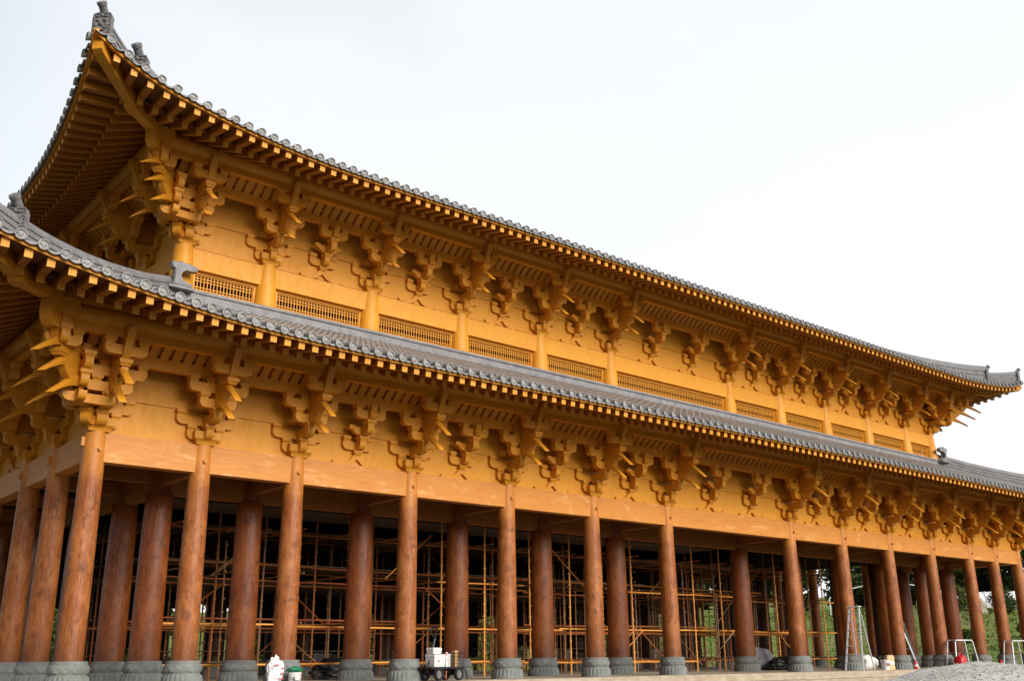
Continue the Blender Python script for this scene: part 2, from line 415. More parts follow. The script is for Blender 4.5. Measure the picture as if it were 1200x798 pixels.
mb = MB(); ludou(mb); out_arms(mb); wall_arms(mb); fins(mb); ME_SET = mb.mesh('bracket_set', ORANGE, 30)
mb = MB(); ang(mb, 0, 0); ME_ANG1 = mb.mesh('cantilever_arm', ORANGE, 30)
mb = MB(); ang(mb, .40, .46); ME_ANG2 = mb.mesh('cantilever_arm', ORANGE, 30)

mb = MB()                                                           # set between two columns
L = [(0,.40),(.10,.37),(.16,.27),(.28,.15),(.48,.075),(.74,.06),(.80,.11),(.86,.10),(.84,-.0),(.55,-.035),(.34,-.02),(.18,.05),(.06,.16),(0,.20)]
L = [(a*1.12, b*1.15-.02) for a, b in L]
mb.prism_y(L, -.17, -.02); mb.prism_y([(-a,b) for a,b in L], -.17, -.02)
blk(mb, 0, -.10, .36, .34, .17)
arm_out(mb, 0, .52, .29, .55, .24); blk(mb, 0, -.45, .80)
arm_x(mb, -.10, .52, .29, .60, .20)
for s in (-1,1): blk(mb, s*.46, -.10, .805, .30, .19)
for s in (-1,1):                                                    # winged arm on the first jump
    mb.prism_y([(s*a, b) for a, b in [(0,1.0),(.2,1.0),(.34,1.06),(.44,1.16),(.58,1.2),(.56,1.32),(.40,1.33),(.30,1.27),(.12,1.31),(0,1.31)]], -.55, -.36)
arm_out(mb, 0, .99, .30, 1.03, .24); blk(mb, 0, -.90, 1.29, .37)
arm_x(mb, -.90, 1.48, .30, .60); 
for s in (-1,0,1): blk(mb, s*.46, -.90, 1.78, .33, .22)
mb.prism_x([(-.8,1.5),(-1.12,1.5),(-1.20,1.58),(-1.16,1.70),(-1.23,1.80),(-1.23,1.93),(-.8,1.93)], -.12, .12)
ME_MID = mb.mesh('bracket_set', ORANGE, 30)

def corner_mesh():
    mb = MB(); ludou(mb)
    SW = Matrix(((0,1,0,0),(1,0,0,0),(0,0,1,0),(0,0,0,1)))           # swaps x and y: front pieces become side pieces
    DG = Matrix.Rotation(-PI/4, 4, 'Z')
    for M in (None, SW):
        mb.M = M; out_arms(mb); wall_arms(mb); fins(mb, -1.42, -1.62, -.62); arm_xx(mb, -1.80, 1.94, .29, -2.25, -1.25)
        for q in (-1.38, -1.8, -2.1): blk(mb, q, -1.80, 2.225, .33, .235)
        blk(mb, -.46, -.9, 1.305, .33)
        blk(mb, -.90, -.90, .88, .37, .17); arm_xx(mb, -.9, .62, .27, -1.35, .1)
        arm_x(mb, -1.80, 1.30, .29, .1); 
    mb.M = DG; out_arms(mb, 1.414)
    k = 1.414
    mb.prism_x([(-1.7*k,2.3),(-2.3*k,2.28),(-2.42*k,2.42),(-2.46*k,2.62),(-2.46*k,3.05),(-1.7*k,3.1)], -.17, .17)
    for o in (1.35, 1.8):
        blk(mb, 0, -o*k, 2.12, .38, .2)
    return mb
CM = corner_mesh(); ME_CORNER = CM.mesh('bracket_set', ORANGE, 30)
def mirrored(me):
    m2 = me.copy(); m2.transform(Matrix.Diagonal((-1,1,1,1))); m2.flip_normals(); return m2
ME_CORNER_R = mirrored(ME_CORNER)
DA = []
mb = MB(); ang(mb, 0, 0, 1.36); DA.append(mb.mesh('cantilever_arm', ORANGE, 30))
mb = MB(); ang(mb, .40, .46, 1.36); DA.append(mb.mesh('cantilever_arm', ORANGE, 30))
mb = MB(); ang(mb, .72, .90, 1.36, 2); DA.append(mb.mesh('cantilever_arm', ORANGE, 30))

def bset(x, y, z, rot=0, mid=False, s=1.0):
    o = link('bracket_set', ME_MID if mid else ME_SET, hall, (x,y,z), rot)
    if not mid:
        link('cantilever_arm', ME_ANG1, o); link('cantilever_arm', ME_ANG2, o)
    return o
def cset(x, y, z, right=False):
    o = link('bracket_set', ME_CORNER_R if right else ME_CORNER, hall, (x,y,z))
    rs = (0, PI/2, PI/4) if right else (0, -PI/2, -PI/4)
    for r in rs[:2]:
        link('cantilever_arm', ME_ANG1, o, (0,0,0), r); link('cantilever_arm', ME_ANG2, o, (0,0,0), r)
    for m in DA: link('cantilever_arm', m, o, (0,0,0), rs[2])
    return o
def mids(i): 
    w = bays[i]
    if w < 4: return []
    return [XS[i]+w/2] if w < 6 else [XS[i]+w/3, XS[i]+2*w/3]
cset(XS[0], 0, HL); cset(XS[13], 0, HL, True)
for i in range(1, 13): bset(XS[i], 0, HL)
for i in range(13):
    for x in mids(i): bset(x, 0, HL, 0, True)
for j in range(1, 6): bset(XS[0], YS[j], HL, -PI/2)
for y in ((YS[2]+YS[3])/2, (YS[3]+YS[4])/2): bset(XS[0], y, HL, -PI/2, True)
bset(XS[13], YS[1], HL, PI/2)
cset(XS[1], DP, HU); cset(XS[12], DP, HU, True)
for i in range(2, 12): bset(XS[i], DP, HU)
for i in range(1, 12):
    for x in mids(i): bset(x, DP, HU, 0, True)
for j in (2,3,4): bset(XS[1], YS[j], HU, -PI/2)
for y in ((YS[2]+YS[3])/2, (YS[3]+YS[4])/2): bset(XS[1], y, HU, -PI/2, True)
bset(XS[12], YS[2], HU, PI/2)

# ------------------------------------------------------------------ walls, purlins, soffits
def sidecoord(side, x0, x1, y0, y1):
    """returns f(a, out, z) -> point; a runs along the wall"""
    if side == 'f': return lambda a, o, z: (a, y0-o, z)
    if side == 'l': return lambda a, o, z: (x0-o, a, z)
    if side == 'r': return lambda a, o, z: (x1+o, a, z)
    return lambda a, o, z: (a, y1+o, z)
def sbox(mb, F, a0, a1, o0, o1, z0, z1):
    p = [F(a,o,z) for z in (z0,z1) for a,o in ((a0,o0),(a1,o0),(a1,o1),(a0,o1))]
    mb.hexa(p)
def storey(x0, x1, y0, y1, H, sides):
    for side in sides:
        F = sidecoord(side, x0, x1, y0, y1)
        a0, a1 = (x0, x1) if side in 'fb' else (y0, y1)
        e = 0.058 if side in 'fb' else -0.06
        mb = MB()
        sbox(mb, F, a0-e, a1+e, -.12, .06, H+.004, H+1.035)
        sbox(mb, F, a0-e, a1+e, -.12, .035, H+1.03, H+1.075)
        sbox(mb, F, a0-e, a1+e, -.12, .085, H+1.07, H+2.3)
        sbox(mb, F, a0-e, a1+e, -.12, .06, H+2.3, H+3.75)
        mb.build('wall', WALLP, hall, smooth=0)
        if side == 'b': continue
        ext = .9+.35
        mb = MB(); sbox(mb, F, a0-ext+.02, a1+ext-.02, .79, 1.01, H+1.95, H+2.29); mb.build('eave_beam', ORANGE, hall, smooth=0)
        ext = 1.8+.40
        mb = MB(); sbox(mb, F, a0-ext, a1+ext, 1.68, 1.92, H+2.45, H+2.675); mb.build('eave_beam', ORANGE, hall, smooth=0)
        mb = MB(); ext = 1.8+.5
        mb.tube([F(a0-ext, 1.8, H+2.93), F(a1+ext, 1.8, H+2.93)], .29, 20); mb.build('purlin', ORANGE, hall)
        # curved ribbed soffit between the two beams
        mb = MB(); n = 6
        def q(k, d=0): t = k/n; return (1.0+.70*t, H+2.22+.40*(1-(1-t)**2.2)+d)
        b0, b1 = a0-.9, a1+.9
        for k in range(n):
            (o0,z0),(o1,z1) = q(k,.17), q(k+1,.17)
            mb.add([F(b0,o0,z0),F(b1,o0,z0),F(b1,o1,z1),F(b0,o1,z1)], [(0,1,2,3)])
        a = b0
        while a < b1:
            lo = []; hi = []
            for k in range(n+1):
                o, z = q(k); lo.append((o, z)); hi.append((o, z+.20))
            rr = [[F(a,o,z),F(a+.25,o,z),F(a+.25,o,z2),F(a,o,z2)] for (o,z),(_,z2) in zip(lo,hi)]
            mb.loft(rr); a += .365
        mb.build('ribbed_soffit', ORANGE, hall)
storey(XS[0], XS[13], YS[0], YS[6], HL, 'flrb')
storey(XS[1], XS[12], YU0, YU1, HU, 'flrb')

# upper columns, sill boards, lattice windows
UZ0 = 12.2
mb = MB(); mb.lathe([(.47,0),(.47,.7),(.455,1.2),(.42,1.8),(.38,2.3),(.345,HU-UZ0)], 28); C_UP = mb.mesh('upper_column', WALLP, 50, False)
for i in range(1, 13): link('upper_column', C_UP, hall, (XS[i], DP, UZ0))
for j in (2,3,4,5): link('upper_column', C_UP, hall, (XS[1], YS[j], UZ0))
link('upper_column', C_UP, hall, (XS[12], YS[2], UZ0))
def window(F, a0, a1, dbl):
    z0, z1 = 13.47, 14.06
    a0 += .40; a1 -= .40
    mb = MB(); sbox(mb, F, a0-.36, a1+.36, -.10, .24, 14.16, HU-.09)
    mb.build('architrave', WALLP, hall, smooth=0)
    mb = MB()
    sbox(mb, F, a0-.1, a1+.1, -.12, .06, z1, 14.192); sbox(mb, F, a0-.1, a1+.1, -.12, .06, 12.3, z0)
    sbox(mb, F, a0-.1, a0+.09, -.115, .055, z0, z1); sbox(mb, F, a1-.09, a1+.1, -.115, .055, z0, z1)
    fr = mb.build('lattice_window', WALLP, hall, smooth=0)
    mb = MB(); w = a1-a0-.18; n = int(round(w/.125)); 
    for k in range(n+1):
        c = a0+.09+w*k/n; h = .017 if 0 < k < n else .03
        sbox(mb, F, c-h, c+h, -.012, .01, z0, z1)
    for f in (.04, .22, .40, .80, .97):
        z = z0+(z1-z0)*(1-f); sbox(mb, F, a0+.09, a1-.09, -.010, .006, z-.017, z+.017)
    mb.build('lattice', ORANGE, fr, smooth=0)
    mb = MB(); sbox(mb, F, a0, a1, -.40, -.36, z0-.1, z1+.1); mb.build('shade_panel', DARK, fr, smooth=0)  # near-black panel standing in for the unlit space behind the lattice
Ff = sidecoord('f', XS[1], XS[12], YU0, YU1); Fl = sidecoord('l', XS[1], XS[12], YU0, YU1); Fr = sidecoord('r', XS[1], XS[12], YU0, YU1)
for i in range(1, 12): window(Ff, XS[i], XS[i+1], True)
for j in range(1, 5): window(Fl, YS[j], YS[j+1], True)
window(Fr, YS[1], YS[2], True)
mb = MB(); mb.box(XS[12]-.12, XS[12]+.06, YS[2], YU1, 12.3, HU); mb.box(XS[1]+.05, XS[12]-.05, YU1-.06, YU1+.06, 12.3, HU); mb.build('wall', WALLP, hall, smooth=0)
mb = MB(); mb.box(XS[1]+.3, XS[12]-.3, YU0+.5, YU1-.5, 14.9, 15.0); mb.build('ceiling', CEIL, hall, smooth=0)

# ------------------------------------------------------------------ roofs
SP = .46
class Roof:
    def __init__(s, x0, x1, y0, y1, zE, T, gable=None, p1=.37, p2=.006, LIFT=1.0, ex=2.9, L2=.15, fe=.85, hs=1.15):
        s.O = 4.5; s.x0, s.x1, s.y0, s.y1 = x0, x1, y0, y1
        s.ex0, s.ex1, s.ey0, s.ey1 = x0-s.O, x1+s.O, y0-s.O, y1+s.O
        s.zE, s.T, s.g, s.p1, s.p2, s.L, s.ex, s.L2, s.fe, s.hs = zE, T, gable, p1, p2, LIFT, ex, L2, fe, hs
    def plan(s, side, a, t):
        if side == 'f': return a, s.ey0+t
        if side == 'b': return a, s.ey1-t
        if side == 'l': return s.ex0+t, a
        return s.ex1-t, a
    def span(s, side): return (s.ex0, s.ex1) if side in 'fb' else (s.ey0, s.ey1)
    def warp(s, x, y, t):
        dx = min(x-s.ex0, s.ex1-x); dy = min(y-s.ey0, s.ey1-y)
        sd = max(dx, dy) if t < 7 else 20
        c = max(0, 1-sd/14); f = max(0, 1-t/6)
        rt_ = 1 if x-s.ex0 < s.ex1-x else .5
        lift = (s.L*(.7+.3*rt_)*c**s.ex + rt_*s.L2*max(0, 1-sd/2.3)**2)*f**s.fe
        k = .92 if x-s.ex0 < s.ex1-x else .35
        px = k*max(0, 1-dx/6)**2*max(0, 1-dy/9)**2*(-1 if x-s.ex0 < s.ex1-x else 1)
        py = k*max(0, 1-dy/6)**2*max(0, 1-dx/9)**2*(-1 if y-s.ey0 < s.ey1-y else 1)
        return x+px, y+py, lift
    def top(s, side, a, t, dz=0.):
        x, y = s.plan(side, a, t); X, Y, l = s.warp(x, y, t)
        return Vector((X, Y, s.zE+s.p1*t+s.p2*t*t+l+dz))
    def fly(s, side, a, t, dz=0.):
        x, y = s.plan(side, a, t); X, Y, l = s.warp(x, y, max(t,0)); return Vector((X, Y, s.zE-.215+.26*t+l+dz))
    def raf(s, side, a, t, dz=0.):
        x, y = s.plan(side, a, t); X, Y, l = s.warp(x, y, max(t,0)); return Vector((X, Y, s.zE-.05+.5*(t-1.25)+l+dz))
    def tmax(s, side, a):
        lo, hi = s.span(side); d = min(a-lo, hi-a)
        if s.g and side in 'fb' and abs(a) <= s.g: return s.T
        if s.g and side in 'lr': return min(d, s.ex1-s.g)
        return min(d, s.T)
    def rows(s, side, off=0.):
        lo, hi = s.span(side); n = int((hi-lo)/SP); c = (lo+hi)/2
        return [c+(k-(n-1)/2+off)*SP for k in range(n)]
    def tiles(s, parent, label):
        mb = MB(); me_ = MB()
        for side in 'flrb':
            E = Vector((1,0,0)) if side in 'fb' else Vector((0,1,0)); step = .40 if side != 'b' else 1.6
            outv = {'f':Vector((0,-1,0)),'b':Vector((0,1,0)),'l':Vector((-1,0,0)),'r':Vector((1,0,0))}[side]
            R0 = .122
            for a in s.rows(side):
                tm = s.tmax(side, a)
                if tm < .15: continue
                n = max(1, int(math.ceil(tm/step))); rings = []
                for k in range(n):
                    for t, r in ((tm*k/n, R0+.012), (tm*(k+1)/n, R0-.012)):
                        P = s.top(side, a, t, -.02)
                        rings.append([tuple(P+E*r*math.cos(q)+Vector((0,0,r*math.sin(q)))) for q in [PI*j/6 for j in range(7)]])
                m = 7; vs = [p for r in rings for p in r]; fs = []
                for i in range(len(rings)-1):
                    for j in range(m-1): fs.append((i*m+j, i*m+j+1, (i+1)*m+j+1, (i+1)*m+j))
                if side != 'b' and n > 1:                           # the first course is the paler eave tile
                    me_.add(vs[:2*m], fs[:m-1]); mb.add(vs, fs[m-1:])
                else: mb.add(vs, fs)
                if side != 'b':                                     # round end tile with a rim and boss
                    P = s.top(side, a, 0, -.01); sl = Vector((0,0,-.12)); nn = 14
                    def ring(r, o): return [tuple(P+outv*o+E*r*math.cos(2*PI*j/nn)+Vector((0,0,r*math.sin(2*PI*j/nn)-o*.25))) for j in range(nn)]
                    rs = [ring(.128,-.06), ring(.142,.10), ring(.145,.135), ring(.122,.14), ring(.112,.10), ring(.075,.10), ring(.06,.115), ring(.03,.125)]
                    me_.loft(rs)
            for a in s.rows(side, .5)+[s.rows(side, .5)[0]-SP]:     # pan courses and drip tiles
                tm = max(s.tmax(side, a), .0)
                if tm < .1: continue
                n = max(1, int(math.ceil(tm/step))); rings = []; cs = [-.20,-.135,-.07,0,.07,.135,.20]
                for k in range(n):
                    for t, d in ((tm*k/n, .014), (tm*(k+1)/n, -.014)):
                        P = s.top(side, a, t, -.035+d)
                        rings.append([tuple(P+E*c+Vector((0,0,-.055*(1-(c/.20)**2)))) for c in cs])
                m = 7; vs = [p for r in rings for p in r]; fs = []
                for i in range(len(rings)-1):
                    for j in range(m-1): fs.append((i*m+j, i*m+j+1, (i+1)*m+j+1, (i+1)*m+j))
                mb.add(vs, fs)
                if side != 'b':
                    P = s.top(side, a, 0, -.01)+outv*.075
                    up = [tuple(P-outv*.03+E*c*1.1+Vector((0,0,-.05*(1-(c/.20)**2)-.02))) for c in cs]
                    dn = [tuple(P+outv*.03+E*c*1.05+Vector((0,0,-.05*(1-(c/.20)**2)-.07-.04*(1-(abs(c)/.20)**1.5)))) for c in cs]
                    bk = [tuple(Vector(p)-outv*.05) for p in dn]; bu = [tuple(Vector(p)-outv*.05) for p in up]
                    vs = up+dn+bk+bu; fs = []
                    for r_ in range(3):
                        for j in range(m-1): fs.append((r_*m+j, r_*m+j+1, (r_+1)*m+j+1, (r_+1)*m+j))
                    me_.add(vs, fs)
        o = mb.build('roof', TILE, parent, smooth=40, recalc=False)
        o['label'] = label
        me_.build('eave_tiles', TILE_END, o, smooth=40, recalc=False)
        return o
    def boards(s, parent):
        """painted boarding above the rafters and the fascia under the tiles"""
        mb = MB(); mb2 = MB()
        for side in 'flrb':
            lo, hi = s.span(side); n = int((hi-lo)/.46); outv = {'f':(0,-1),'b':(0,1),'l':(-1,0),'r':(1,0)}[side]
            As = [lo+(hi-lo)*k/n for k in range(n+1)]
            for fn, ts in (('fly',(.10,.7,1.45)), ('raf',(1.22,2.2,3.4,4.7))):
                g = []
                for a in As:
                    row = []
                    for t in ts:
                        d = min(a-lo, hi-a); tt = min(t, max(d, 0.0)) 
                        row.append(tuple(getattr(s, fn)(side, a, tt, .006)))
                    g.append(row)
                m = len(ts); fs = []
                for i in range(len(As)-1):
                    for j in range(m-1): fs.append((i*m+j, (i+1)*m+j, (i+1)*m+j+1, i*m+j+1))
                mb.add([p for r in g for p in r], fs)
            rings = []                                              # fascia strip
            for a in As:
                d = min(a-lo, hi-a); P = s.top(side, a, 0.0, 0)
                o = Vector((outv[0], outv[1], 0))
                b = [P+o*.0+Vector((0,0,-.13)), P+o*.0+Vector((0,0,-.225)), P-o*.16+Vector((0,0,-.18)), P-o*.16+Vector((0,0,-.08))]
                rings.append([tuple(q) for q in b])
            mb2.loft(rings)
            rings = []                                              # small batten on the lower rafter ends
            for a in As:
                d = min(a-lo, hi-a)
                if d < 1.4: continue
                P = s.raf(side, a, 1.30)
                o = Vector((outv[0], outv[1], 0))
                rings.append([tuple(P+o*.10+Vector((0,0,.0))), tuple(P-o*.05), tuple(P-o*.05+Vector((0,0,.1))), tuple(P+o*.10+Vector((0,0,.1)))])
            mb.loft(rings)
        mb2.build('fascia', ORANGE, parent, smooth=40)
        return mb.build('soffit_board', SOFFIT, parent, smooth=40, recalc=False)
    def rafters(s):
        """list of (which, midpoint, corner points) for every rafter that can be seen"""
        out = []
        for side in 'flr':
            E = Vector((1,0,0)) if side == 'f' else Vector((0,1,0))
            lo, hi = s.span(side)
            for a in s.rows(side, .5):
                d = min(a-lo, hi-a)
                for kind, fn, t0, t1, w, h in (('flying_rafter', s.fly, .09, 1.72, .215, .235), ('rafter', s.raf, 1.08, 4.9, .21, .245)):
                    te = min(t1, d-.1)
                    if te < t0+.12: continue
                    ns = 3 if kind == 'flying_rafter' else 4; rings = []
                    for k in range(ns+1):
                        t = t0+(te-t0)*k/ns; P = fn(side, a, t); 
                        hh = h
                        ww = w/2*(.93 if k == 0 else 1)
                        dn = Vector((0,0,-hh)); sk = Vector((0,0,0))
                        if k == 0:
                            P1 = fn(side, a, t0+.3); dv = (P-P1).normalized(); sk = -dv*.03
                        rings.append([tuple(P-E*ww+dn+sk), tuple(P+E*ww+dn+sk), tuple(P+E*ww), tuple(P-E*ww)])
                    out.append((kind, side, fn(side, a, t0), rings))
        return out

RL = Roof(XS[0], XS[13], YS[0], YS[6], 9.85, 7.62)
RU = Roof(XS[1], XS[12], YU0, YU1, 17.62, 12.2, 23.4, .34, .013, .90, 3.9, .50, .65, 1.7)
roof_lo = RL.tiles(hall, 'lower grey tiled skirt roof with round end tiles')
roof_up = RU.tiles(hall, 'upper grey tiled main roof with upturned corners')
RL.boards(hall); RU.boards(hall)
cam_pos = Vector((-38.84, -30.16, .68))
allr = RL.rafters()+RU.rafters()
def lighten_ends(o, nr):
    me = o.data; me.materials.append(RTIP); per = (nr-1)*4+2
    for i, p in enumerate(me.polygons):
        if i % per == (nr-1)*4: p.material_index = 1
for kind in ('flying_rafter', 'rafter'):
    L = sorted([r for r in allr if r[0] == kind and (r[1] != 'r')], key=lambda r: (r[2]-cam_pos).length)
    L += [r for r in allr if r[0] == kind and r[1] == 'r']
    for r in L[:100]:
        mb = MB(); mb.loft(r[3]); o = mb.build(kind, RAFTER, hall, smooth=0); lighten_ends(o, len(r[3]))
    mb = MB(); q = len(L[100][3])
    for r in L[100:]: mb.loft(r[3])
    o = mb.build(kind, RAFTER, hall, smooth=0); o['kind'] = 'stuff'; lighten_ends(o, q)

# hip beams and the wedges over the purlin ends
def hip_pt(rf, sx, t, dz, fn='raf'):
    side = 'f'; a = rf.ex0+t if sx < 0 else rf.ex1-t
    return getattr(rf, fn)(side, a, t, dz)
for rf in (RL, RU):
    for sx in (-1, 1):
        nrm = Vector((1,-1,0)).normalized() if sx < 0 else Vector((1,1,0)).normalized()
        def beam_path(st, w):
            mb = MB(); rings = []
            for P, h in st:
                rings.append([tuple(P-nrm*w/2-Vector((0,0,h))), tuple(P+nrm*w/2-Vector((0,0,h))), tuple(P+nrm*w/2), tuple(P-nrm*w/2)])
            mb.loft(rings); return mb
        beam_path([(hip_pt(rf, sx, t, -.02), h) for t, h in ((1.30,.30),(1.34,.44),(1.5,.50),(1.75,.46),(2.2,.55),(2.7,.60),(3.4,.6),(4.6,.6))], .38).build('hip_beam', ORANGE, hall, smooth=30)
        beam_path([(hip_pt(rf, sx, t, -.01, 'fly'), h) for t, h in ((.14,.34),(.2,.40),(.6,.42),(1.1,.45),(1.7,.55),(2.2,.5),(2.8,.3))], .32).build('hip_beam', ORANGE, hall, smooth=30)
    for side in 'flr':
        F = sidecoord(side, rf.x0, rf.x1, rf.y0, rf.y1); lo, hi = (rf.x0, rf.x1) if side == 'f' else (rf.y0, rf.y1)
        H = HL if rf is RL else HU
        for sg in (-1, 1):
            if side in 'lr' and sg > 0: continue
            mb = MB(); rings = []
            for k in range(9):
                dd = 2.1-k*.9; a = lo-dd if sg < 0 else hi+dd
                zr = rf.raf('f', (rf.ex0+4.5-dd), 2.7, -.225).z if dd < 1.79 else rf.raf('f', rf.ex0+2.72, 2.7, -.225).z
                zb = H+3.1; zr = max(zr, zb+.01)
                rings.append([F(a,1.68,zb),F(a,1.92,zb),F(a,1.92,zr),F(a,1.68,zr)])
            mb.loft(rings); mb.build('purlin_wedge', ORANGE, hall, smooth=0)

# ---- ridges and ornaments (parts of the roofs)
SEC = [(.17,0),(.17,.10),(.20,.10),(.20,.15),(.165,.16),(.165,.25),(.195,.25),(.195,.30),(.16,.31),(.16,.40),(.19,.40),(.19,.45),(.15,.46),(.15,.50),(.13,.56),(.08,.615),(0,.635)]
def ridge(path, nrms, hs, parent, name='hip_ridge', ws=1.):
    mb = MB(); rings = []
    for P, n in zip(path, nrms):
        r = [P+n*w*ws+Vector((0,0,z*hs)) for w, z in SEC] + [P-n*w*ws+Vector((0,0,z*hs)) for w, z in reversed(SEC[:-1])]
        rings.append([tuple(q) for q in r])
    mb.loft(rings); return mb.build(name, RIDGE, parent, smooth=30, recalc=False)
def ornament(P, az, parent, s=1.):
    """upright end plate with relief and a round tile pointing outward on top; az = outward direction"""
    mb = MB(); W, Hh = .30, .86
    M = Matrix.Translation(P) @ Matrix.Rotation(az+PI/2, 4, 'Z') @ Matrix.Scale(s, 4)
    mb.M = M
    pl = [(-W,0),(W,0),(W+.01,Hh*.8),(W-.04,Hh*.93),(W*.55,Hh),(-W*.55,Hh),(-W+.04,Hh*.93),(-W-.01,Hh*.8)]
    mb.prism_y(pl, -.06, .10)
    n = 22                                                           # beaded frame
    per = [(-W+.035,.05+ (Hh*.82)*k/8) for k in range(9)] + [(-W*.8+W*1.6*k/7, Hh*.93) for k in range(8)] + [(W-.035,.05+(Hh*.82)*k/8) for k in range(9)]
    for x, z in per: mb.lathe([(.0,-.03),(.03,-.012),(.034,.01),(.0,.03)], 6, (x,-.065,z))
    r2 = random.Random(5)
    def lump(x, z, a, b, d): 
        mb.loft([[(x+a*f*math.cos(2*PI*j/8), -.06-d*g, z+b*f*math.sin(2*PI*j/8)) for j in range(8)] for f, g in ((1,0),(.85,.5),(.5,.9),(.12,1))])
    for x, z, a, b, d in ((-.11,.56,.075,.06,.07),(.11,.56,.075,.06,.07),(0,.44,.07,.09,.10),(-.12,.30,.10,.05,.06),(.12,.30,.10,.05,.06),(0,.22,.15,.045,.08),(-.13,.70,.10,.035,.05),(.13,.70,.10,.035,.05),(0,.74,.05,.06,.06),(-.18,.42,.05,.09,.04),(.18,.42,.05,.09,.04),(0,.10,.18,.05,.04)):
        lump(x, z, a, b, d)
    c0 = Vector((0,.10,Hh-.02)); c1 = Vector((0,-.20,Hh+.24)); d = (c1-c0).normalized()
    mb.tube([c0, c1], .125, 14); mb.tube([c1-d*.07, c1+d*.02], .15, 14); mb.tube([c1+d*.02, c1+d*.035], .10, 14)
    return mb.build('ridge_ornament', RIDGE_D, parent, smooth=35)
def hip_path(rf, sx, sy, ts, dz):
    pts = []
    for t in ts:
        a = rf.ex0+t if sx < 0 else rf.ex1-t
        pts.append(rf.top('f' if sy < 0 else 'b', a, t, dz))
    return pts
for rf, robj, tend in ((RL, roof_lo, 7.55), (RU, roof_up, 7.3)):
    for sx, sy in ((-1,-1),(1,-1),(-1,1),(1,1)):
        n = Vector((sx, -sy, 0)).normalized(); az = math.atan2(sy, sx)
        t0_ = 1.5 if rf is RU else 1.2; ts = [t0_+(tend-t0_)*k/12 for k in range(13)]
        p = hip_path(rf, sx, sy, ts, .02); ridge(p, [n]*13, rf.hs*(1 if sx < 0 else 1.08), robj)
        ts = [.25+(t0_-.1)*k/5 for k in range(6)]
        q = hip_path(rf, sx, sy, ts, .0); ridge(q, [n]*6, 1.15, robj, ws=.95)
        dv = Vector((sx, sy, 0)).normalized()
        ornament(q[0]+dv*.10+Vector((0,0,-.06)), az, robj, 1.0 if sx < 0 else .85)
        ornament(p[0]+dv*.08+Vector((0,0,.08)), az, robj, 1.0 if rf is RL else (1.15 if sx < 0 else .95))
# vertical ridges, main ridge and gables of the upper roof
for sx in (-1, 1):
    for side, sy in (('f',-1),('b',1)):
        ts = [5.1+(12.1-5.1)*k/12 for k in range(13)]
        p = [RU.top(side, sx*23.4, t, .02) for t in ts]
        ridge(p, [Vector((1,0,0))]*13, .95, roof_up, 'vertical_ridge')
        ornament(p[0]+Vector((0, sy*.08, 0)), -PI/2 if sy < 0 else PI/2, roof_up, .8)
    tg = RU.ex1-23.4
    mb = MB(); A = RU.top('f', sx*23.3, tg, -.1); B = RU.top('f', sx*23.3, 12.2, -.1); C_ = RU.top('b', sx*23.3, tg, -.1)
    mb.loft([[(A.x-.05*sx, A.y, A.z), (C_.x-.05*sx, C_.y, C_.z), (B.x-.05*sx, B.y, B.z)], [(A.x-.2*sx, A.y, A.z), (C_.x-.2*sx, C_.y, C_.z), (B.x-.2*sx, B.y, B.z)]])
    mb.build('gable', ORANGE, hall, smooth=0)
zr = RU.top('f', 0, 12.2).z; yr = (YU0+YU1)/2
ridge([Vector((-23.6+47.2*k/8, yr, zr-.1)) for k in range(9)], [Vector((0,1,0))]*9, 1.0, roof_up, 'main_ridge', 1.3)
# low ridge of the skirt roof against the upper wall
for side in 'flr':
    F = sidecoord(side, XS[1], XS[12], YU0, YU1); lo, hi = (XS[1]-.45, XS[12]+.45) if side == 'f' else (YU0-.30, YU1+.45)
    mb = MB(); z = RL.top('f', 0, 7.3).z
    sbox(mb, F, lo, hi, .07, .56, z-.35, z+.26); sbox(mb, F, lo, hi, .07, .62, z+.26, z+.31)
    mb.tube([F(lo, .50, z+.31), F(hi, .50, z+.31)], .09, 10)
    mb.build('base_ridge', RIDGE, roof_lo, smooth=35)
# curled fin where each lower hip meets the upper wall
CURL = [(-.42,0),(.40,0),(.42,.10),(.24,.13),(.02,.22),(-.08,.42),(-.02,.60),(.14,.70),(.40,.69),(.56,.73),(.60,.86),(.52,.94),(.30,.95),(.24,1.02),(.20,.98),(.0,.98),(-.04,1.05),(-.10,1.0),(-.22,.96),(-.36,1.0),(-.44,.92),(-.40,.74),(-.30,.68),(-.30,.30),(-.34,.12)]
for sx in (-1, 1):
    mb = MB(); p = hip_path(RL, sx, -1, [7.25], .0)[0]
    mb.M = Matrix.Translation(p+Vector((-.25*sx,-.34,.26))) @ Matrix.Rotation(0 if sx < 0 else PI, 4, 'Z') @ Matrix.Scale(.95, 4)
    cxm = sum(a for a, b in CURL)/len(CURL); czm = sum(b for a, b in CURL)/len(CURL)
    mb.loft([[(a+(cxm-a)*q, yy, b+(czm-b)*q) for a, b in CURL] for yy, q in ((-.16,.14),(-.13,.05),(-.08,0),(.08,0),(.13,.05),(.16,.14))])
    mb.prism_y([(-.26,.3),(-.12,.3),(-.06,.62),(-.1,.9),(-.26,.9)], -.155, .155)
    for k in range(7): mb.box(-.22,-.10,-.17,.17,.34+k*.08,.38+k*.08)
    mb.prism_y([(-.5,-.06),(.48,-.06),(.48,.03),(-.5,.03)], -.2, .2)
    mb.build('ridge_ornament', RIDGE, roof_lo, smooth=40)

